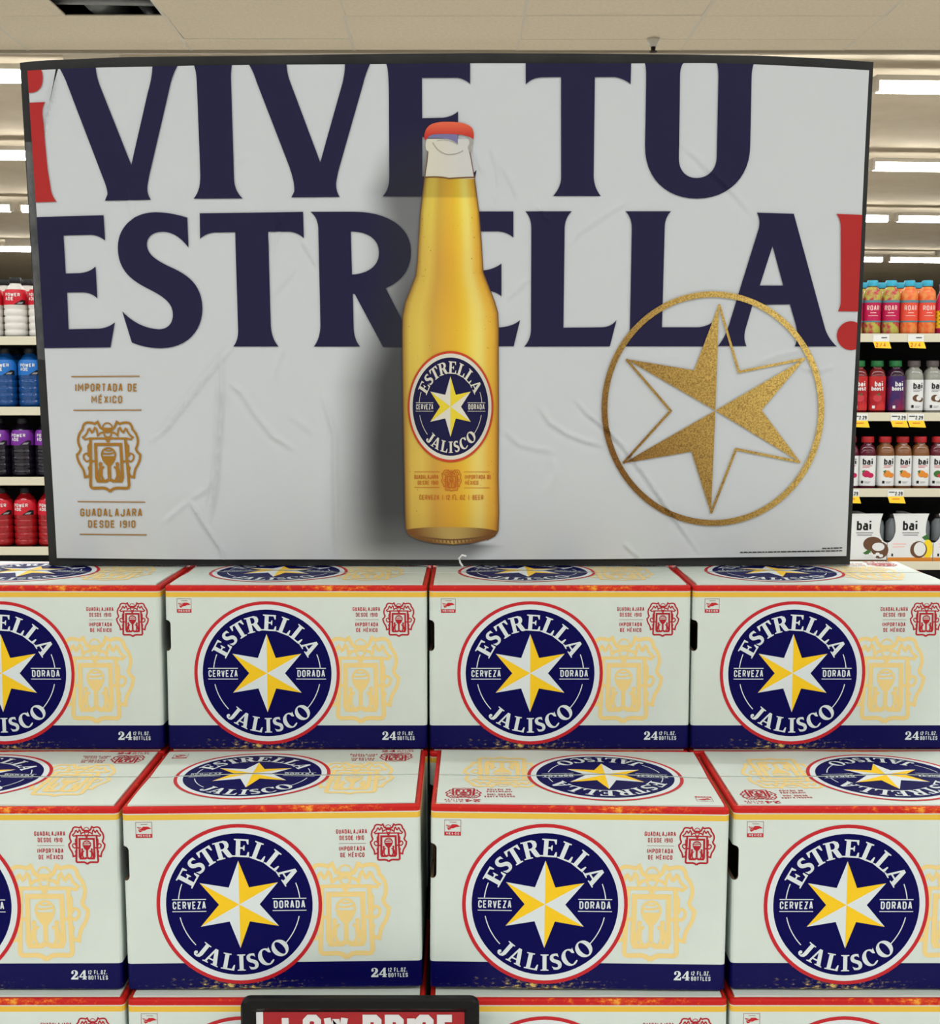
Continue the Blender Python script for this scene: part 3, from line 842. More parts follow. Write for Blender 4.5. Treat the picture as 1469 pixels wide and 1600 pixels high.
nt = PAPER.node_tree; at = nt.nodes.new('ShaderNodeAttribute'); at.attribute_name = 'Col'
nt.links.new(at.outputs['Color'], bsdf(PAPER).inputs['Base Color'])
FOIL = mat('gold_foil_print', (1, 1, 1, 1), 0.45, metal=0.15, spec=0.3)
nt = FOIL.node_tree; at = nt.nodes.new('ShaderNodeAttribute'); at.attribute_name = 'Col'
tc = nt.nodes.new('ShaderNodeTexCoord'); nz = nt.nodes.new('ShaderNodeTexNoise'); nz.inputs['Scale'].default_value = 420; nz.inputs['Detail'].default_value = 4
rp = nt.nodes.new('ShaderNodeValToRGB'); rp.color_ramp.elements[0].position = .36; rp.color_ramp.elements[0].color = (.50, .45, .36, 1); rp.color_ramp.elements[1].position = .6; rp.color_ramp.elements[1].color = (1.0, .98, .92, 1)
mx = nt.nodes.new('ShaderNodeMix'); mx.data_type = 'RGBA'; mx.blend_type = 'MULTIPLY'; mx.inputs[0].default_value = 1
nt.links.new(tc.outputs['Object'], nz.inputs['Vector']); nt.links.new(nz.outputs[0], rp.inputs[0])
nt.links.new(at.outputs['Color'], mx.inputs[6]); nt.links.new(rp.outputs[0], mx.inputs[7]); nt.links.new(mx.outputs[2], bsdf(FOIL).inputs['Base Color'])

sign = empty('advertising_sign', (0, SYB, SZB), 'large black-edged white beer poster board with navy headline standing on the cases', 'sign')
def to_sign(px, py, off, wrinkle=True):
    X, Y, Z = sign_surface(px, py)
    d = off + (disp(px, py) if wrinkle else 0)
    return np.stack([X, Y - d - SYB, Z - SZB], -1)
# board
nx, ny = 60, 36
V = []
BT = [(31, 98), (65, 94.5), (200, 89), (397, 87), (600, 84), (735, 83), (900, 83.5), (1177, 86.5), (1290, 91.5), (1365, 97)]
for off in (0.0, -0.018):
    for j in range(ny + 1):
        b = j / ny
        xl = 31 + (77 - 31) * b; xr = 1365 + (1328 - 1365) * b
        xs = np.linspace(xl, xr, nx + 1)
        yt = np.interp((xs - xl) / (xr - xl) * 1334 + 31, [q[0] for q in BT], [q[1] for q in BT])
        yb = np.interp((xs - xl) / (xr - xl), [0, .5, 1], [884.5, 886.5, 882.5])
        V.append(to_sign(xs, yt + (yb - yt) * b, off, False))
V = np.concatenate(V); V[:, 2] = np.maximum(V[:, 2], -.0035)   # the lower edge rests on the cases
st = nx + 1; o_ = st * (ny + 1); Fc = []
for j in range(ny):
    for i in range(nx):
        q = j * st + i
        Fc.append((q, q + st, q + st + 1, q + 1)); Fc.append((o_ + q, o_ + q + 1, o_ + q + st + 1, o_ + q + st))
def wall(a, b): Fc.append((a, b, b + o_, a + o_))
for i in range(nx): wall(i, i + 1); wall(ny * st + i + 1, ny * st + i)
for j in range(ny): wall((j + 1) * st, j * st); wall(j * st + nx, (j + 1) * st + nx)
board_m = noise_mix(mat('black_foam_board', rgb(38, 39, 40), 0.55), rgb(32, 33, 34), rgb(46, 47, 47), 14, .35, .7)
mesh_obj('backing_board', V, Fc, [board_m], sign, smooth=False)
# scuffed clear tape on the left margin
tp = []; 
for yy in np.linspace(222, 562, 30): tp.append((lerp_tab(yy, [(98, 32), (884, 78)]) , yy))
V = []; Fc = []
for i, (xx, yy) in enumerate(tp):
    e = float(xleft(yy)) + 0
    wob = 1.2 * math.sin(i * 1.7)
    V += [to_sign(xx + .5, yy + wob, .0006, False), to_sign(e - .8, yy - wob, .0006, False)]
    if i: Fc.append((2 * i - 2, 2 * i, 2 * i + 1, 2 * i - 1))
tape_m = noise_mix(mat('scuffed_clear_tape', rgb(92, 94, 94), 0.25), rgb(78, 80, 82), rgb(128, 128, 126), 22, .45, .8, vscale=(1, 1, .6))
mesh_obj('tape', V, Fc, [tape_m], sign)
# poster paper
nx, ny = 430, 260
A_ = np.linspace(0, 1, nx + 1); B_ = np.linspace(0, 1, ny + 1)
aa, bb = np.meshgrid(A_, B_)
yy = 112 + (870 - 112) * bb
xx = xleft(yy) + (xright(yy) - xleft(yy)) * aa
yy = ytop(xx) + (ybot(xx) - ytop(xx)) * bb
xx = xleft(yy) + (xright(yy) - xleft(yy)) * aa
P3 = to_sign(xx, yy, .0085)
sh = printed_shade(xx, yy)
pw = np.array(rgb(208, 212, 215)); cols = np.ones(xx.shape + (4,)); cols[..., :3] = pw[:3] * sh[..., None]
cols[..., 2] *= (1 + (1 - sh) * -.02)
st = nx + 1
idx = np.arange((nx + 1) * (ny + 1)).reshape(ny + 1, nx + 1)
q = np.stack([idx[:-1, :-1], idx[1:, :-1], idx[1:, 1:], idx[:-1, 1:]], -1).reshape(-1, 4)
# slit cut along a pleat; the black board behind stands in for its shadow
SLIT = [(90.4, 110), (94.2, 110), (76.0, 196), (73.6, 206)]
def out_clip(poly, a_, b_, keep):
    d = lambda p: ((b_[0] - a_[0]) * (p[1] - a_[1]) - (b_[1] - a_[1]) * (p[0] - a_[0])) * keep
    out = []
    for i in range(len(poly)):
        p_, q_ = poly[i], poly[(i + 1) % len(poly)]; dp, dq = d(p_), d(q_)
        if dp >= 0: out.append(p_)
        if dp * dq < 0:
            t = dp / (dp - dq); out.append((p_[0] + (q_[0] - p_[0]) * t, p_[1] + (q_[1] - p_[1]) * t))
    return out if len(out) >= 3 else None
fx_, fy_ = xx.ravel(), yy.ravel(); keepq = []; cutp = []
for f in q.tolist():
    pts = [(fx_[i], fy_[i]) for i in f]
    if min(p[0] for p in pts) > 95 or max(p[0] for p in pts) < 73 or min(p[1] for p in pts) > 207: keepq.append(f); continue
    rest = pts; pieces = []
    for i in range(4):
        if rest is None: break
        o1 = out_clip(rest, SLIT[i], SLIT[(i + 1) % 4], -1)
        if o1: pieces.append(o1)
        rest = out_clip(rest, SLIT[i], SLIT[(i + 1) % 4], 1)
    if rest is None: keepq.append(f)
    else: cutp += pieces
allV = P3.reshape(-1, 3); allC = cols.reshape(-1, 4)
if cutp:
    cv = np.array([p for pc in cutp for p in pc]); k0 = len(allV)
    allV = np.concatenate([allV, to_sign(cv[:, 0], cv[:, 1], .0085)]); cc_ = np.ones((len(cv), 4)); cc_[:, :3] = pw[:3]; allC = np.concatenate([allC, cc_])
    for pc in cutp: keepq.append(tuple(range(k0, k0 + len(pc)))); k0 += len(pc)
mesh_obj('poster_paper', allV, keepq, [PAPER], sign, smooth=True, cols=allC)

def sign_print(name, art, colfn, lift=.0013, step=3, m=None, clamp=True):
    art = art.split(step); V = []; Fc = []; key = []
    for p, mk, l in art.P:
        k = len(V); V += p; Fc.append(tuple(range(k, k + len(p)))[::-1]); key += [(mk, l)] * len(p)
    a = np.array(V); px, py = a[:, 0], a[:, 1]
    if clamp:
        py = np.maximum(py, ytop(px) + .3); px = np.clip(px, xleft(py) + .2, xright(py) - .2)
    lv = np.array([k_[1] for k_ in key])
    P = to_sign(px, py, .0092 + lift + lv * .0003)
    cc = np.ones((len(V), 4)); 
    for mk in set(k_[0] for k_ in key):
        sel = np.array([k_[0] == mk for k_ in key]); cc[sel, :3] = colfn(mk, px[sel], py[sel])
    return mesh_obj(name, P, Fc, [m or PAPER], sign, cols=cc)

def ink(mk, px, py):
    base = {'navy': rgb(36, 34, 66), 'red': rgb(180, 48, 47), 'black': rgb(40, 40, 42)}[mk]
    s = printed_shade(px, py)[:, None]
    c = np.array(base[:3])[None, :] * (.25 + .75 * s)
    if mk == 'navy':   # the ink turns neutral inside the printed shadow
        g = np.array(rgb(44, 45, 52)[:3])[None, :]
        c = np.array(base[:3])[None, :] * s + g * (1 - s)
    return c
K4 = 1 / 4.003
def gl(off, *loops): return [[(off[0] + x * K4, off[1] + y * K4) for x, y in bez(l)] for l in loops]
c1, c2, c3, c4, c5, c6, c7 = (30, 80), (370, 80), (810, 80), (50, 320), (400, 320), (740, 320), (1000, 320)
HEAD = [
 ('red', gl(c1, [(60, 120), (150, 120), (165, 150, 163, 190), (158, 268, 85, 271), (60, 271)])),
 ('red', gl(c1, [(60, 333), (178, 328), (160, 355, 160, 400), (190, 740), (212, 880), (222, 922, 247, 947), (90, 952)])),
 ('navy', gl(c1, [(262, 112), (290, 150, 320, 230), (540, 810), (568, 880, 562, 905), (547, 941), (834, 935), (806, 895, 812, 850), (822, 790), (955, 210), (972, 145, 1000, 98), (842, 98), (842, 170, 815, 260), (712, 718), (525, 245), (492, 165, 492, 98)])),
 ('navy', gl(c1, [(1097, 90), (1115, 125, 1118, 200), (1140, 780), (1142, 880, 1098, 928), (1405, 926), (1352, 880, 1350, 800), (1332, 200), (1330, 125, 1340, 88)])),
 ('navy', gl(c2, [(75, 85), (105, 120, 130, 200), (335, 730), (372, 840, 365, 885), (347, 921), (650, 919), (615, 870, 632, 800), (640, 760), (795, 210), (812, 140, 840, 85), (680, 85), (682, 140, 665, 210), (528, 703), (345, 215), (318, 150, 318, 85)])),
 ('navy', gl(c2, [(935, 85), (952, 110, 954, 250), (957, 800), (958, 870, 916, 915), (1470, 914), (1500, 748), (1470, 785, 1420, 790), (1162, 790), (1162, 545), (1290, 545), (1350, 550, 1385, 590), (1385, 385), (1350, 418, 1290, 425), (1162, 428), (1160, 178), (1380, 178), (1430, 185, 1460, 217), (1460, 85)])),
 ('navy', gl(c3, [(45, 80), (45, 218), (80, 178, 140, 173), (265, 170), (265, 800), (262, 860, 215, 912), (512, 912), (470, 860, 468, 790), (476, 170), (600, 170), (660, 180, 698, 215), (702, 78)])),
 ('navy', gl(c3, [(783, 78), (795, 100, 795, 170), (788, 600), (785, 800, 920, 928, 1110, 928), (1310, 928, 1440, 790, 1440, 600), (1450, 170), (1452, 115, 1466, 85), (1230, 84), (1243, 100, 1243, 170), (1232, 680), (1225, 760, 1170, 800, 1105, 800), (1040, 798, 998, 750, 998, 680), (1005, 170), (1005, 100, 1030, 83)])),
 ('navy', gl(c4, [(30, 82), (458, 70), (467, 228), (430, 195, 380, 192), (208, 196), (222, 433), (310, 430), (370, 425, 407, 388), (418, 588), (385, 553, 330, 550), (230, 551), (240, 780), (430, 776), (490, 770, 527, 736), (500, 893), (70, 898)])),
 ('navy', gl(c4, S_RAW)),
 ('navy', gl(c4, [(1057, 58), (1701, 50), (1706, 215), (1671, 178, 1616, 173), (1483, 173), (1501, 760), (1506, 840, 1549, 888), (1268, 888), (1298, 850, 1298, 790), (1278, 176), (1150, 178), (1095, 182, 1060, 218)])),
 ('navy', gl(c5, [(345, 50), (390, 80, 395, 150), (408, 760), (405, 840, 367, 888), (655, 888), (620, 850, 615, 780), (610, 560), (622, 562), (798, 890), (1000, 890), (815, 525), (920, 480, 975, 400, 972, 290), (968, 140, 820, 50, 620, 50)],
     [(598, 173), (605, 440), (700, 435, 775, 390, 773, 300), (770, 210, 690, 172, 598, 173)])),
 ('navy', gl(c6, [(-200, 46), (248, 46), (248, 210), (215, 175, 150, 170), (-20, 170), (-20, 412), (70, 412), (130, 405, 174, 370), (174, 575), (140, 545, 90, 540), (-20, 540), (-20, 770), (170, 768), (250, 760, 290, 722), (250, 886), (-200, 886)])),
 ('navy', gl(c6, [(322, 46), (360, 85, 360, 150), (358, 780), (355, 850, 315, 888), (848, 887), (890, 722), (860, 765, 800, 768), (560, 770), (567, 150), (570, 85, 612, 46)])),
 ('navy', gl(c6, [(945, 46), (985, 85, 985, 150), (972, 780), (970, 850, 938, 887), (1455, 887), (1500, 722), (1470, 760, 1400, 768), (1172, 768), (1190, 150), (1190, 85, 1230, 46)])),
 ('navy', gl(c7, [(722, 55), (745, 95, 735, 150), (560, 720), (530, 830, 480, 885), (660, 885), (640, 850, 650, 790), (697, 628), (930, 625), (965, 745), (990, 830, 960, 887), (1222, 887), (1170, 840, 1150, 780), (952, 62)], [(820, 262), (742, 508), (888, 508)])),
 ('red', gl(c7, [(1218, 62), (1245, 90, 1246, 150), (1246, 600), (1245, 640, 1228, 668), (1380, 670), (1395, 68)])),
 ('red', gl(c7, [(1310 + 88 * math.cos(t), 820 + 90 * math.sin(t)) for t in np.linspace(0, 2 * math.pi, 30)[:-1]])),
]
for mk, loops in HEAD:
    o = sign_print('headline_letter', Art().fill(loops, mk), ink)
# printed bottle
def bl_(x, y): return (600 + x / 4.323, 170 + y / 4.323)
def bo_(x, y): return (600 + x / 4.444, 520 + y / 4.444)
left = [bl_(*p) for p in ((290, 212), (282, 250), (286, 285), (300, 296), (296, 340), (278, 470), (262, 600), (250, 700), (236, 900), (228, 1040), (218, 1130), (180, 1230), (148, 1310), (130, 1400), (128, 1500))] + [bo_(*p) for p in ((132, 150), (136, 500), (146, 1000), (150, 1250), (155, 1355), (180, 1400), (230, 1425), (330, 1452), (480, 1464))]
right = [bl_(*p) for p in ((590, 212), (596, 250), (592, 285), (580, 300), (588, 340), (612, 480), (628, 600), (641, 700), (657, 900), (666, 1040), (670, 1110), (705, 1200), (745, 1300), (768, 1380), (773, 1500))] + [bo_(*p) for p in ((793, 150), (795, 500), (792, 1000), (797, 1240), (792, 1368), (770, 1405), (740, 1422), (620, 1452), (480, 1464))]
LT = sorted([(y, x) for x, y in left]); RT = sorted([(y, x) for x, y in right])
YF = bl_(0, 470)[1]
def bottle_ink(mk, px, py):
    xl = lerp_tab(py, LT); xr = lerp_tab(py, RT)
    s = np.clip((px - (xl + xr) / 2) / np.maximum((xr - xl) / 2, 1), -1, 1)
    if mk == 'cap':
        t = sst(190, 222, py)[:, None]
        return np.array(rgb(232, 108, 78)[:3]) * (1 - t) + np.array(rgb(196, 46, 44)[:3]) * t
    if mk == 'ghost': return np.tile(np.array(rgb(126, 122, 164)[:3]), (len(px), 1))
    if mk == 'glassline': return np.tile(np.array(rgb(168, 166, 158)[:3]), (len(px), 1))
    if mk == 'edge': return np.tile(np.array(rgb(120, 86, 52)[:3]), (len(px), 1))
    if mk == 'glass':
        a = np.array(rgb(218, 214, 196)[:3]); b = np.array(rgb(212, 212, 208)[:3]); t = sst(-.9, .8, s)[:, None]
        return a * (1 - t) + b * t
    if mk == 'base':
        t = sst(0, 1, np.abs(s))[:, None]
        return np.array(rgb(190, 160, 92)[:3]) * (1 - t) + np.array(rgb(120, 76, 40)[:3]) * t
    # beer: amber with the streaks of light that are printed on it
    k = [-1, -.86, -.62, -.38, -.15, .1, .32, .5, .62, .78, .9, 1]
    cs = [(150, 110, 50), (212, 180, 80), (222, 190, 86), (208, 162, 70), (222, 170, 64), (230, 178, 56), (238, 196, 66), (240, 214, 108), (238, 214, 116), (230, 184, 72), (224, 168, 60), (150, 104, 44)]
    lin = np.array([rgb(*c)[:3] for c in cs])
    c = np.stack([np.interp(s, k, lin[:, i]) for i in range(3)], -1)
    wy = lerp_tab(py, [(280, .78), (308, .80), (312, 1.08), (380, 1.05), (430, 1.0), (520, 1.06), (640, 1.0), (760, 1.02), (800, .95), (845, .8)])[:, None]
    g = lerp_tab(py, [(280, .1), (330, .2), (400, -.02), (470, .02), (540, .12), (640, .0), (780, -.06), (845, -.1)])[:, None]
    c = c * wy
    c[:, 1:2] *= 1 + g * .5
    return np.clip(c, 0, 1)
bt = Art()
beerL = [p for p in left if p[1] > YF - 3]; beerR = [p for p in right if p[1] > YF - 3]
gl_ = [p for p in left if p[1] <= YF + .5]; gr_ = [p for p in right if p[1] <= YF + 4]
bt.fill([gl_ + gr_[::-1]], 'glass', 0)
bt.fill([beerL + beerR[::-1][1:]], 'beer', 0)
bt.fill([[bl_(*p) for p in bez([(300, 178), (500, 178), (500, 245), (460, 215, 400, 208), (300, 205)])]], 'ghost', 1)
bt.line([bl_(*p) for p in bez([(330, 235), (360, 300, 430, 318), (500, 318, 535, 290)])], 1.6, 'glassline', 1)
bt.line([bl_(*p) for p in bez([(360, 225), (430, 205, 500, 250)])], 1.2, 'glassline', 1)
bt.line([bl_(*p) for p in ((580, 190), (590, 240), (578, 270), (585, 300))], 5, 'glassline', 1)
bt.line([bl_(*p) for p in bez([(276, 470), (380, 462, 440, 478), (540, 470, 614, 470)])], 2.2, 'edge', 1)
bt.line(left[3:], 1.3, 'edge', 1); bt.line(right[3:], 1.3, 'edge', 1)
bt.fill([[bo_(*p) for p in bez([(160, 1362), (260, 1340, 480, 1345), (700, 1345, 790, 1372), (770, 1405), (740, 1422), (620, 1452), (480, 1464), (330, 1452), (230, 1425), (180, 1400)])]], 'base', 1)
bt.line([bo_(*p) for p in bez([(190, 1398), (330, 1430, 480, 1432), (680, 1425, 785, 1385)])], 2.4, 'edge', 2)
for i in range(19):
    xx_ = 250 + i * 26; bt.line([bo_(xx_, 1436 - abs(i - 9) * 1.4), bo_(xx_ + 5, 1458 - abs(i - 9) * 2.6)], 2.0, 'edge', 2)
bt.fill([[bl_(*p) for p in bez([(275, 218), (270, 160, 300, 130), (330, 96, 430, 98), (560, 96, 595, 140), (612, 170, 604, 216), (580, 190, 500, 182), (400, 175, 330, 182), (295, 195, 290, 216)])]], 'cap', 2)
random.seed(11)
for i in range(110):   # printed condensation beads
    yy_ = random.uniform(330, 840); xl_ = float(lerp_tab(yy_, LT)); xr_ = float(lerp_tab(yy_, RT))
    u_ = random.choice((random.uniform(.03, .2), random.uniform(.8, .97), random.random()))
    xx_ = xl_ + (xr_ - xl_) * u_; rr_ = random.uniform(.35, .8)
    bt.ring(xx_, yy_, 0, rr_, 'edge' if random.random() < .25 else 'bead', 1, n=6)
def bottle_ink2(mk, px, py):
    if mk == 'bead': return bottle_ink('beer', px, py) * np.array([.72, .66, .5])
    return bottle_ink(mk, px, py)
sign_print('printed_bottle', bt, bottle_ink2, .0016, 4)
# bottle label
bx, by, brx, bry = 704.2, 635.2, 66.6, 86.4
la = logo_art(lambda p: (bx + p[0] * brx, by - p[1] * bry), 0)
def label_ink(mk, px, py):
    s = (px - bx) / brx
    c = {'red': (206, 74, 44), 'white': (226, 222, 206), 'navy': (28, 27, 70), 'gold': (238, 214, 60), 'crest': (204, 104, 40)}[mk]
    f = lerp_tab(s, [(-1, .8), (-.4, .95), (.3, 1.02), (1, .85)])[:, None]
    return np.array(rgb(*c)[:3])[None] * f
sign_print('bottle_label', la, label_ink, .0032, 6)
sa = Art()
crest_art(lambda p: (bo_(470, 0)[0] + p[0] * .055, bo_(0, 945)[1] + (p[1] - 495) * .0535), 'crest', 0, sa)
fl = lambda p: (p[0], -p[1])
for s_, xa, xb, yb in (('GUADALAJARA', 212, 378, 1012), ('DESDE 1910', 236, 378, 1052), ('IMPORTADA DE', 562, 745, 1012), ('MÉXICO', 562, 655, 1052)):
    a0 = bo_(xa, yb); b0 = bo_(xb, yb)
    sa.text(s_, a0[0], -a0[1], 6.6, 'crest', 0, width=b0[0] - a0[0], weight=.15, xf=fl)
for s_, xa, xb in (('CERVEZA | 12 FL OZ | BEER', 248, 690),):
    a0 = bo_(xa, 1155); b0 = bo_(xb, 1155); sa.text(s_, a0[0], -a0[1], 7.4, 'crest', 0, width=b0[0] - a0[0], weight=.13, xf=fl)
for xa, xb, yy_ in ((212, 388, 962), (212, 388, 1070), (555, 735, 962), (555, 735, 1072)):
    sa.line([bo_(xa, yy_), bo_(xb, yy_)], .7, 'crest', 0)
sign_print('bottle_lettering', sa, label_ink, .0032, 8)
# gold foil star emblem
def foil(mk, px, py):
    t = np.clip((px - 1112) / 175 * .8 - (py - 640) / 182 * .45, -1, 1)[:, None] * .5 + .5
    a = np.array(rgb(128, 82, 26)[:3]); b = np.array(rgb(250, 216, 124)[:3])
    return a * (1 - t) + b * t
def g4(x, y): return (930 + x / 4.0, 440 + y / 4.0)
ga = Art()
N_ = 96
for i in range(N_):
    t0 = 2 * math.pi * i / N_; t1 = 2 * math.pi * (i + 1) / N_
    def e_(t, k): return g4(729 + (693 - k) * math.cos(t), 793 + (729 - k) * math.sin(t))
    ga.polys([[e_(t0, 0), e_(t1, 0), e_(t1, 36), e_(t0, 36)]], 'f', 1)
sign_print('gold_ring', ga, foil, .0026, 3, FOIL)
T_, UR, LR_, B__, LL, UL = (766, 145), (1303, 482), (1272, 1125), (717, 1445), (170, 1133), (188, 485)
i1, i2, i3, i4, i5, i6 = (890, 565), (1032, 803), (872, 1045), (595, 1060), (465, 807), (610, 555)
Cc = (743, 805)
ga = Art()
for a_, i_, b_ in ((UL, i6, T_), (UR, i2, LR_), (B__, i4, LL)):
    ga.polys([[g4(*Cc), g4(*a_), g4(*i_)], [g4(*Cc), g4(*i_), g4(*b_)]], 'f', 0)
for a_, i_, b_ in ((T_, i1, UR), (LR_, i3, B__), (LL, i5, UL)):
    ga.line([g4(*a_), g4(*i_), g4(*b_)], 3.8, 'f', 0)
o = sign_print('gold_star', ga, foil, .0026, 3, FOIL)
# the white triangle of paper between star kites where it crosses the headline stays ink
# gold crest block
def gold_small(mk, px, py): return np.tile(np.array(rgb(166, 118, 44)[:3]), (len(px), 1))
def gc(x, y): return (100 + x / 5.714, 570 + y / 5.714)
ca = Art()
crest_art(lambda p: gc(414 + p[0] + (p[1] - 800) * .045, p[1]), 'g', 0, ca)
sign_print('gold_crest', ca, gold_small, .0012, 6)
for words, rules in (((('IMPORTADA DE', 116, 668, 238, 70), ('MÉXICO', 260, 534, 342, 66)), ((82, 106, 688, 102), (100, 405, 706, 403))),
                     ((('GUADALAJARA', 160, 714, 1348, 70), ('DESDE 1910', 230, 655, 1448, 66)), ((138, 1216, 742, 1220), (155, 1506, 756, 1511)))):
    ta = Art()
    for s_, xa, xb, yb, ht in words:
        a0 = gc(xa, yb); b0 = gc(xb, yb); ta.text(s_, a0[0], -a0[1], ht / 5.714, 'g', 0, width=b0[0] - a0[0], weight=.16, xf=fl)
    for xa, ya, xb, yb in rules: ta.line([gc(xa, ya), gc(xb, yb)], 1.5, 'g', 0)
    sign_print('gold_lettering', ta, gold_small, .0012, 6)
# two lines of fine print, too small to read
fp = Art(); random.seed(3)
for x0_, x1_, y0_, y1_ in ((1155, 1313, 862, 859), (1282, 1313, 855.5, 854.5)):
    xx_ = x0_
    while xx_ < x1_:
        e_ = min(xx_ + random.uniform(3, 9), x1_); f_ = (xx_ - x0_) / (x1_ - x0_); ym = y0_ + (y1_ - y0_) * f_
        fp.line([(xx_, ym), (e_, ym - .05)], 1.6, 'black', 0); xx_ = e_ + 1.0
sign_print('fine_print', fp, ink, .001, 8)
# braces that prop the board from behind, standing on the cases
post_m = mat('galvanised_post', rgb(120, 122, 124), .45, .6)
for px_ in (-.45, .40):
    V = [(px_ + dx, y, z) for dx in (-.018, .018) for y, z in ((.021, 0), (.066, 0), (.066, .012), (-.012, .30), (-.016, .30))]
    mesh_obj('rear_brace', V, [(0, 1, 2, 3, 4), (9, 8, 7, 6, 5)] + [(i, i + 5, (i + 1) % 5 + 5, (i + 1) % 5) for i in range(5)], [post_m], sign)
# white plastic tie under the board
V, Fc = tube_geo([(.0, 0, 0), (-.004, -.002, .006), (-.006, -.004, .013), (-.001, -.006, .019), (.006, -.006, .017)], .0018, 8)
p_ = at_y(723, 888, SYB - .035)
t = mesh_obj('plastic_tie', V, Fc, [mat('white_plastic', rgb(236, 238, 236), .35)]); t.location = (p_[0], SYB - .035, CAMZ - .3043 + .0045)
tag(t, 'small curled white plastic tie at the lower edge of the poster board', 'plastic tie')

# ------------------------------------------------------------------ price sign in front
py_ = 1.655
p0 = at_y(377, 1556.5, py_); p1 = at_y(749, 1556.5, py_)
FW = p1[0] - p0[0]; FH = .225; zt = p0[2]; fxc = (p0[0] + p1[0]) / 2
ps = empty('price_sign', (fxc, py_, 0), 'black plastic framed price sign with red header on a stand before the cases', 'price sign')
blk = mat('black_plastic', rgb(9, 9, 10), .4, spec=.25)
def rr2(w_, h_, r_, n=5, cz=0):
    pts = []
    for cx, cy, a0 in ((w_ / 2 - r_, h_ / 2 - r_, 0), (-w_ / 2 + r_, h_ / 2 - r_, 90), (-w_ / 2 + r_, -h_ / 2 + r_, 180), (w_ / 2 - r_, -h_ / 2 + r_, 270)):
        for i in range(n + 1):
            a_ = math.radians(a0 + 90 * i / n); pts.append((cx + r_ * math.cos(a_), cy + r_ * math.sin(a_) + cz))
    return pts
cz = zt - FH / 2
rings = [(rr2(FW - .004, FH - .004, .010, cz=cz), .006), (rr2(FW, FH, .012, cz=cz), .003), (rr2(FW, FH, .012, cz=cz), -.006), (rr2(FW - .006, FH - .006, .010, cz=cz), -.009),
         (rr2(FW - .026, FH - .026, .006, cz=cz), -.009), (rr2(FW - .032, FH - .032, .005, cz=cz), -.006), (rr2(FW - .040, FH - .040, .002, cz=cz), -.002)]
V = []; Fc = []
for pts, yo in rings: V += [(x, yo, z) for x, z in pts]
n = len(rings[0][0])
for i in range(len(rings) - 1):
    for k in range(n):
        Fc.append((i * n + k, i * n + (k + 1) % n, (i + 1) * n + (k + 1) % n, (i + 1) * n + k))
Fc.append(tuple(range(n))); Fc.append(tuple((len(rings) - 1) * n + k for k in range(n))[::-1])
mesh_obj('frame', V, Fc, [blk], ps, smooth=False)
SM = {'hdr': mat('sign_header_red', rgb(168, 28, 34), .4), 'wht': mat('sign_card_white', rgb(226, 226, 224), .4), 'ltr': mat('sign_letter_grey_white', rgb(222, 220, 218), .4)}
sf = FW / 372.0
def sxp(px): return (px - 563) * sf
def szp(py): return zt - (py - 1556.5) * sf
ha = Art()
ha.rect(sxp(400), sxp(411), szp(1760), szp(1581), 'wht', 0); ha.rect(sxp(411), sxp(728), szp(1640), szp(1581), 'hdr', 0); ha.rect(sxp(411), sxp(728), szp(1760), szp(1640), 'wht', 0)
ha.build('header_card', lambda x, z, l: (x, -.0024, z), SM, ps)
ha = Art()
ha.text('LOW', sxp(440), szp(1630), 45 * sf, 'ltr', 0, width=sxp(544) - sxp(440), weight=.24, cw=.62, gap=.08)
ha.text('PRICE', sxp(566), szp(1630), 45 * sf, 'ltr', 0, width=sxp(713) - sxp(566), weight=.27, cw=.62, gap=.08)
ha.build('header_lettering', lambda x, z, l: (x, -.0030, z), SM, ps)
V, Fc = tube_geo([(0, .012, .004), (0, .012, zt - FH + .03)], .011, 12); mesh_obj('stem', V, Fc, [blk], ps)
lathe('base_plate', [(.03, .012), (.026, .012)], blk, ps, 12)
boxes('foot', [(-.13, .13, -.10, .03, 0, .008)], blk, ps, .003)

# ------------------------------------------------------------------ shelving behind
YS = 4.60
cream = mat('cream_shelf_enamel', rgb(222, 214, 188), .4)
blackp = mat('black_shelf_back', rgb(16, 16, 18), .7)
def shelf_z(py): return at_y(0, py, YS)[2]
def shelf_unit(x0, x1, rails, label):
    t = empty('shelving_unit', ((x0 + x1) / 2, YS, 0), label, 'shelving', 'aisle shelving')
    ox = (x0 + x1) / 2; a_, b_ = x0 - ox, x1 - ox
    zt_ = shelf_z(rails[0])
    boxes('back_panel', [(a_, b_, .47, .50, 0, zt_ - .01)], blackp, t)
    boxes('base_deck', [(a_, b_, 0, .47, 0, .14)], cream, t)
    for xx_ in (a_ + .012, b_ - .012): boxes('upright', [(xx_ - .012, xx_ + .012, .42, .47, 0, zt_ - .02)], blackp, t)
    for py0 in rails:
        z = shelf_z(py0)
        sh_ = boxes('shelf', [(a_ + .003, b_ - .003, .004, .47, z - .022, z)], blackp, t)
        boxes('price_rail', [(a_ + .003, b_ - .003, -.006, .004, z - .028, z + .002)], cream, sh_, .002)
    return t
LR_RAILS = (526.5, 636.5, 746, 855)
RR_RAILS = (522, 645.5, 764, 878)
shelf_unit(-2.5, 0.0, LR_RAILS, 'black and cream shelving bay stocked with sports drinks')
shelf_unit(0.0, 2.5, RR_RAILS, 'black and cream shelving bay stocked with juice and coconut drinks')

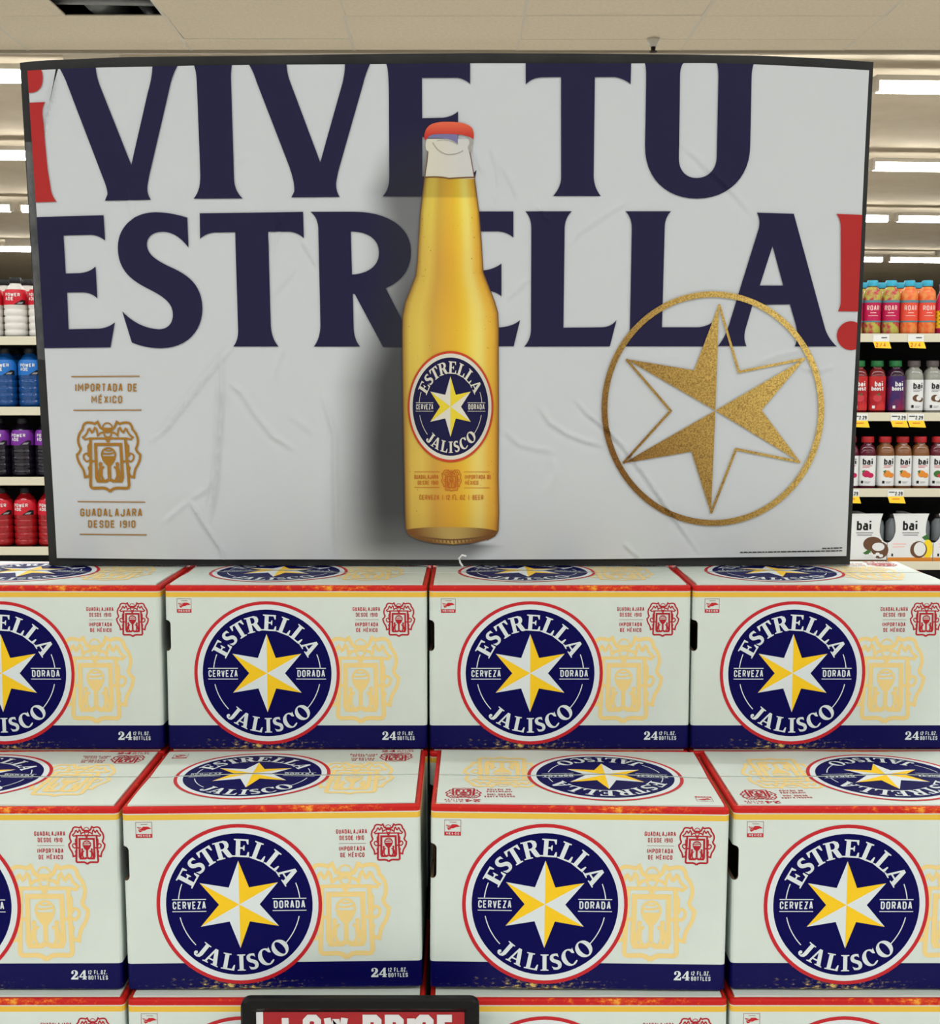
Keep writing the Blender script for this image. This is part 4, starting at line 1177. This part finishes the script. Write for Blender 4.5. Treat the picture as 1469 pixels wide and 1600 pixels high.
def wrap(R, n_, zoff=0):
    def f(x, z, l):
        a_ = x / R; rr = (R + .0006 + .0003 * l) * sup(a_, n_)
        return (rr * math.sin(a_), -rr * math.cos(a_), z + zoff)
    return f
BM = {k: mat('label_' + k, rgb(*c), .4) for k, c in dict(wht=(232, 232, 228), red=(206, 30, 46), blue=(34, 112, 190), purple=(120, 44, 150), black=(20, 20, 22), grey=(150, 150, 150), magenta=(196, 30, 84), coral=(236, 84, 62), teal=(96, 140, 148), pink=(246, 200, 190), brown=(104, 70, 48), orange=(226, 140, 50), green=(60, 110, 50), yellow=(246, 214, 40), lime=(196, 200, 90), dred=(200, 60, 70)).items()}
def liquid(name, c, rough=.12):
    m = mat(name, rgb(*c), rough, spec=.6); return m
capblack = mat('cap_black', rgb(24, 24, 26), .4)

def sports_bottle(liq, labm, label, group, seethrough=False):
    """ribbed sports drink bottle with wrap label"""
    t = empty('sports_drink_bottle', (0, 0, 0), label, 'bottle', group)
    R = .0405
    prof = [(.030, 0), (.038, .003), (R, .010), (R, .022), (R - .003, .026), (R, .030), (R, .046), (R - .003, .050), (R, .054), (R, .070), (R - .0035, .074), (R, .078), (R, .094), (R - .003, .098), (R, .102), (R, .148), (.037, .160), (.028, .175), (.019, .184), (.0175, .187), (.0175, .192)]
    lathe('body', prof, liq, t, 28)
    lathe('cap', [(.0195, .188), (.0200, .190), (.0200, .206), (.0185, .2085)], capblack, t, 20)
    lab = lathe('label', [(R + .0003, .112), (R + .0003, .147), (.0383, .158), (.0345, .1655)], labm, t, 28, caps=False)
    A = Art(); 
    A.text('POWER', -.028, .141, .0115, 'wht', 0, width=.052, weight=.2, cw=.6, gap=.12)
    A.text('ADE', -.028, .127, .0115, 'wht', 0, width=.030, weight=.2, cw=.6, gap=.12)
    A.fill([[(.002, .1125), (.045, .1125), (.045, .128), (.030, .130)]], 'black', 0)
    A.fill([[(.012, .115), (.03, .115), (.036, .122), (.02, .121)]], 'grey', 1)
    A = A.split(.008)
    A.build('label_lettering', wrap(R + .0004, 2), BM, lab)
    return t
def px_x(px, Y): return (px - PW / 2) / F_PX * (Y * math.cos(TH))
YB = YS + .055
def stock(proto, pxs, py_rail, Y=YB, yaw=0, lab=None):
    z = shelf_z(py_rail)
    for i, p in enumerate(pxs):
        loc = (px_x(p, Y), Y, z); rt = (0, 0, yaw + random.uniform(-.12, .12))
        if proto.name in used: dup(proto, loc, lab, rot=rt)
        else: proto.location = loc; proto.rotation_euler = rt; used.add(proto.name)
random.seed(9)
spw = sports_bottle(liquid('white_drink', (226, 222, 212), .2), BM['red'], 'sports drink bottle of whitish drink with red label on the highest shelf', 'whitish sports drinks')
stock(spw, [29 + 38 * i for i in range(-3, 8)], LR_RAILS[0])
stock(spw, (-26, 12, 48, 86), LR_RAILS[0], YB + .10, lab='whitish sports drink bottle standing behind the front row of whitish ones')
spb = sports_bottle(liquid('blue_drink', (18, 72, 132)), BM['blue'], 'blue sports drink bottle with blue label on the shelf under the whitish ones', 'blue sports drinks')
stock(spb, [10 + 38 * i for i in range(-3, 8)], LR_RAILS[1]); stock(spb, (-10, 29, 68), LR_RAILS[1], YB + .09, lab='blue sports drink bottle standing behind the front row of blue ones')
spp = sports_bottle(liquid('dark_purple_drink', (24, 18, 30)), BM['purple'], 'near-black grape sports drink bottle with purple label between the blue and red ones', 'purple sports drinks')
stock(spp, [33 + 37.5 * i for i in range(-3, 8)], LR_RAILS[2])
spr = sports_bottle(liquid('red_drink', (160, 20, 26)), BM['red'], 'bright red sports drink bottle with red label on the shelf under the purple ones', 'red sports drinks')
stock(spr, [34 + 37.5 * i for i in range(-3, 8)], LR_RAILS[3])

def slim_bottle(liqm, labm, capm, label, group, mott=None):
    t = empty('juice_bottle', (0, 0, 0), label, 'bottle', group)
    R = .0305
    prof = [(.026, 0), (R - .001, .003), (R, .008), (R, .130), (R - .001, .142), (.027, .152), (.019, .161), (.0155, .165), (.0155, .170)]
    lathe('body', prof, liqm, t, 24)
    lathe('cap', [(.0185, .167), (.019, .169), (.019, .184), (.0175, .187)], capm, t, 20)
    lab = lathe('label', [(R + .0004, .042), (R + .0004, .118)], labm, t, 24, caps=False)
    A = Art()
    A.text('ROAR', -.022, .082, .018, 'pink', 0, width=.044, weight=.2, cw=.6, gap=.16)
    A.rect(-.010, .010, .073, .0755, 'pink', 0); A.rect(-.017, .017, .063, .065, 'pink', 0)
    A.rect(-.047, .047, .042, .047, 'teal', 0); A.rect(-.047, .047, .1095, .118, 'teal', 0)
    A.split(.008).build('label_lettering', wrap(R + .0005, 2), BM, lab)
    return t
mott1 = noise_mix(mat('fruit_print_green_pink', rgb(200, 90, 80), .25), rgb(196, 66, 78), rgb(190, 186, 84), 42, .42, .58)
mott2 = noise_mix(mat('fruit_print_orange', rgb(236, 120, 60), .25), rgb(240, 104, 52), rgb(238, 150, 82), 40, .42, .6)
cyan = mat('cap_cyan', rgb(62, 176, 206), .35)
r1 = slim_bottle(mott1, BM['magenta'], cyan, 'slim juice bottle with magenta label, green fruit print and blue cap', 'magenta label juice bottles')
r2 = slim_bottle(mott2, BM['coral'], cyan, 'slim juice bottle with coral label, orange fruit print and blue cap', 'coral label juice bottles')
YR = YS + .045
stock(r1, (1159, 1188, 1217, 1246, 1274.5, 1303, 1331, 1359, 1388), RR_RAILS[0], YR, -.15); stock(r1, (1346, 1375), RR_RAILS[0], YR + .10, lab='magenta-label slim juice bottle standing behind the front row of slim bottles')
stock(r2, (1416.5, 1444), RR_RAILS[0], YR, -.1); stock(r2, (1403, 1431), RR_RAILS[0], YR + .10, lab='coral-label slim juice bottle standing behind the front row of slim bottles')
pinkm = mat('pink_bottle', rgb(214, 50, 96), .2)
t = empty('juice_bottle', (0, 0, 0), 'pink bottle with yellow spotted label standing beside the coral ones', 'bottle', 'pink bottles')
lathe('body', [(.024, 0), (.028, .003), (.028, .10), (.026, .118), (.022, .135), (.016, .15), (.015, .158)], pinkm, t, 24)
lathe('cap', [(.0175, .156), (.018, .158), (.018, .172), (.0165, .175)], mat('cap_violet', rgb(150, 60, 130), .35), t, 18)
lb = lathe('label', [(.0284, .022), (.0284, .082)], BM['yellow'], t, 24, caps=False)
A = Art()
for i in range(7):
    for j in range(4): A.ring(-.036 + i * .012, .03 + j * .014 + (i % 2) * .006, 0, .0022, 'brown', 0, n=8)
A.build('label_spots', wrap(.0285, 2), BM, lb)
stock(t, (1471, 1498, 1525, 1552), RR_RAILS[0], YR, 0)

def square_bottle(liqm, labm, capm, fruit, label, group, boost=False, whole=False):
    """squarish bottle with panel label"""
    t = empty('panel_label_bottle', (0, 0, 0), label, 'bottle', group)
    R = .0295; n_ = 3.6
    prof = [(.027, 0), (R, .004), (R, .124), (R - .002, .136), (.024, .148), (.0165, .155), (.0155, .160), (.0155, .166)]
    lathe('body', prof, liqm, t, 32, n_)
    lathe('cap', [(.0215, .162), (.022, .164), (.022, .180), (.0205, .183)], capm, t, 20)
    ztop = .128 if boost else .116
    lab = lathe('label', [(R + .0004, .010), (R + .0004, ztop)], labm, t, 32, n_, caps=False)
    A = Art()
    if boost:
        A.text('bai', -.010, .093, .019, 'wht', 0, width=.026, weight=.22, cw=.56, gap=.12)
        A.text('boost', -.019, .078, .016, 'wht', 0, width=.038, weight=.22, cw=.56, gap=.1)
        if fruit: A.fill([ell(0, .052, .014, .013, 14)], fruit, 0); A.fill([[(-.004, .064), (.008, .07), (.004, .060)]], 'green', 1)
        A.rect(-.016, -.008, .016, .026, 'wht', 0)
    else:
        A.text('bai', -.014, .084, .024, 'black', 0, width=.032, weight=.22, cw=.62, gap=.12)
        A.rect(-.014, .016, .0795, .0815, 'dred' if fruit != 'brown' else 'grey', 0); A.rect(-.014, .008, .0745, .0765, 'dred' if fruit != 'brown' else 'grey', 0)
        A.fill([ell(-.002, .052, .013, .012, 16)], fruit, 0); A.fill([ell(.011, .047, .010, .009, 14)], fruit, 0)
        if fruit == 'brown': A.fill([ell(.006, .052, .009, .009, 14)], 'wht', 1)
        elif fruit == 'green': A.fill([ell(.008, .046, .012, .007, 14)], 'dred', 1)
        else: A.fill([[(-.016, .062), (-.006, .066), (-.010, .052)]], 'green', 1)
        A.rect(-.018, -.011, .018, .028, 'black', 0); A.rect(-.007, .012, .023, .0245, 'grey', 0); A.rect(-.007, .008, .019, .0205, 'grey', 0)
    A.split(.008).build('label_lettering', wrap(R + .0005, n_), BM, lab)
    return t
capg = mat('cap_green', rgb(36, 112, 58), .35); capr = mat('cap_red', rgb(186, 34, 40), .35); capgy = mat('cap_grey_brown', rgb(92, 84, 80), .4)
lab_red = noise_mix(mat('boost_label_red', rgb(190, 40, 44), .3), rgb(168, 30, 40), rgb(206, 52, 50), 18)
lab_pur = noise_mix(mat('boost_label_purple', rgb(80, 40, 90), .3), rgb(60, 40, 96), rgb(140, 34, 70), 12)
q1 = square_bottle(liquid('boost_red', (110, 24, 24)), lab_red, capg, 'dred', 'panel-label bottle with green cap and red boost label', 'red boost bottles', True)
stock(q1, (1196, 1225, 1254, 1283, 1312, 1341, 1370), RR_RAILS[1], YR, -.05)
q2 = square_bottle(liquid('boost_purple', (50, 18, 40)), lab_pur, capg, None, 'panel-label bottle with green cap and purple boost label', 'purple boost bottles', True)
stock(q2, (1398.5,), RR_RAILS[1], YR, .1)
q3 = square_bottle(liquid('coconut_clear', (150, 150, 138)), BM['wht'], capgy, 'brown', 'panel-label bottle with grey cap and white coconut label', 'coconut bottles')
stock(q3, (1427.5, 1456.5, 1485, 1514, 1543), RR_RAILS[1], YR, .1)
q4 = square_bottle(liquid('pomegranate', (90, 24, 40)), BM['wht'], capr, 'magenta', 'panel-label bottle with red cap and a pink pomegranate on its white label', 'pomegranate bottles')
stock(q4, (1191, 1219, 1247, 1275, 1303, 1331, 1358.5), RR_RAILS[2], YR, -.15)
q5 = square_bottle(liquid('orange_tea', (130, 84, 50)), BM['wht'], capr, 'orange', 'panel-label bottle with red cap and an orange on its white label', 'orange fruit bottles')
stock(q5, (1386, 1413.5, 1441), RR_RAILS[2], YR, .05)
q6 = square_bottle(liquid('kiwi_red', (96, 30, 40)), BM['wht'], capr, 'green', 'panel-label bottle with red cap and a green kiwi on its white label', 'kiwi bottles')
stock(q6, (1469, 1497, 1525, 1553), RR_RAILS[2], YR, -.1)

# four-packs on the lowest visible shelf
def four_pack(kind, label):
    t = empty('drink_four_pack', (0, 0, 0), label, 'drink pack', 'coconut drink packs')
    W_, H_, D_ = .160, .170, .13
    fr = bez([(-W_ / 2, .0), (W_ / 2, 0), (W_ / 2, .066), (W_ / 2 - .020, .070, W_ / 2 - .027, .105), (W_ / 2 - .028, .140, W_ / 2 - .016, H_), (-W_ / 2 + .016, H_), (-W_ / 2 + .028, .140, -W_ / 2 + .027, .105), (-W_ / 2 + .020, .070, -W_ / 2, .066)])
    V = [(x, y, z) for y in (0, .004) for x, z in fr]; n = len(fr)
    Fc = [tuple(range(n)), tuple(range(n, 2 * n))[::-1]] + [(i, i + n, (i + 1) % n + n, (i + 1) % n) for i in range(n)]
    mesh_obj('front_panel', V, Fc, [BM['wht']], t)
    boxes('carton_tray', [(-W_ / 2, W_ / 2, .004, D_, 0, .064), (-.012, .012, .004, D_, .07, H_ - .002)], BM['wht'], t)
    for sx in (-1, 1):
        b = lathe('pack_bottle', [(.026, .071), (.029, .074), (.029, .120), (.026, .138), (.017, .150), (.015, .156)], mat('pack_bottle_grey', rgb(120, 124, 126), .3), t, 20, loc=(sx * .050, .037, 0))
        lathe('pack_bottle_cap', [(.0185, .152), (.019, .154), (.019, .166), (.017, .168)], mat('pack_cap_dark', rgb(46, 38, 36), .4), b, 16, loc=(sx * .050, .037, 0))
    A = Art()
    A.text('bai', -.028, .110, .038, 'black', 0, width=.052, weight=.22, cw=.62, gap=.12)
    A.rect(-.030, .030, .100, .1035, 'grey', 0); A.rect(-.026, .026, .092, .0955, 'grey', 0)
    if kind == 0:
        A.fill([ell(.030, .062, .034, .026, 22)], 'brown', 0); A.fill([ell(.056, .040, .030, .030, 22)], 'brown', 0); A.fill([ell(.050, .052, .022, .015, 20)], 'wht', 1)
        A.fill([[(-.004, .030), (.018, .044), (.026, .030), (.01, .022)]], 'green', 1)
        for i in range(5): A.fill([ell(.012 + i * .012, .020 + (i % 2) * .006, .008, .006, 10)], 'wht', 2)
        A.rect(-W_ / 2, W_ / 2, -.0, .006, 'brown', 0)
    else:
        A.fill([ell(.030, .042, .030, .030, 22)], 'brown', 0); A.fill([ell(.034, .044, .021, .025, 22)], 'wht', 1)
        A.fill([ell(.062, .044, .018, .034, 20)], 'yellow', 0); A.fill([[(.040, .086), (.060, .098), (.066, .078), (.05, .076)]], 'green', 1)
        A.rect(-.062, -.014, .060, .064, 'pink', 0); A.rect(-.062, -.020, .050, .054, 'pink', 0)
        A.rect(-W_ / 2, W_ / 2, -.0, .014, 'orange', 0)
    A.rect(-.066, -.060, .018, .028, 'black', 0)
    A.build('carton_print', lambda x, z, l: (x, -.0004 - .0003 * l, z), BM, t)
    return t
f1 = four_pack(0, 'white carton of coconut drinks showing a split coconut and a brown bottom band')
f2 = four_pack(1, 'white carton of coconut drinks showing a coconut with pineapple and an orange bottom band')
zf = shelf_z(RR_RAILS[3])
dup(f1, (px_x(1287, YS), YS + .015, zf)); dup(f1, (px_x(1214, YS), YS + .015, zf)); dup(f2, (px_x(1506, YS), YS + .015, zf))
f1.location = (px_x(1360, YS), YS + .015, zf); f2.location = (px_x(1433, YS), YS + .015, zf)

# shelf price tags
TG = {'wht': mat('tag_white', rgb(238, 238, 232), .5), 'yel': mat('tag_yellow', rgb(250, 206, 40), .5), 'org': mat('tag_orange_ink', rgb(228, 110, 40), .5), 'blk': mat('tag_black_ink', rgb(60, 60, 58), .5)}
def price_tag(label, kind):
    t = empty('price_tag', (0, 0, 0), label, 'price tag', 'shelf price tags')
    tw = .056
    ha = Art(); ha.rect(-tw / 2, tw / 2, -.030, -.002, 'wht', 0)
    ha.build('paper', lambda x, z, l: (x, -.0072, z), TG, t)
    lo = Art(); lo.polys([[(-tw / 2 + .006, -.048), (tw / 2 + .006, -.050), (tw / 2, -.026), (-tw / 2, -.026)]], 'yel', 0)
    lo.build('sale_slip', lambda x, z, l: (x, -.0080 - (-.026 - z) * .25, z), TG, t)
    tx = Art()
    if kind == 0:
        tx.text('2/4', -.02, -.045, .015, 'org', 0, width=.036, weight=.2); tx.rect(.0, .02, -.014, -.011, 'blk', 0)
    else:
        tx.text('2.29', -.002, -.022, .013, 'blk', 0, width=.026, weight=.2); tx.rect(-.024, -.004, -.012, -.009, 'blk', 0); tx.rect(-.012, .014, -.036, -.033, 'org', 0)
    tx.build('tag_lettering', lambda x, z, l: (x, -.0086 - max(0, (-.026 - z)) * .25, z), TG, t)
    return t
ta0 = price_tag('white and yellow price tag on the rail below the slim juice bottles', 0)
ta1 = price_tag('white and yellow 2.29 price tag on the rail below the boost and coconut bottles', 1)
ta2 = None
for i, p in enumerate((1374, 1428, 1482)):
    loc = (px_x(p, YS), YS, shelf_z(RR_RAILS[0]))
    if i == 0: ta0.location = loc
    else: dup(ta0, loc)
for i, p in enumerate((1344, 1405, 1432)):
    loc = (px_x(p, YS), YS, shelf_z(RR_RAILS[1]))
    if i == 0: ta1.location = loc
    else: dup(ta1, loc)
for i, p in enumerate((1334, 1404)):
    dup(ta1, (px_x(p, YS), YS, shelf_z(RR_RAILS[2])), 'white and yellow 2.29 price tag on the rail below the fruit-label bottles')
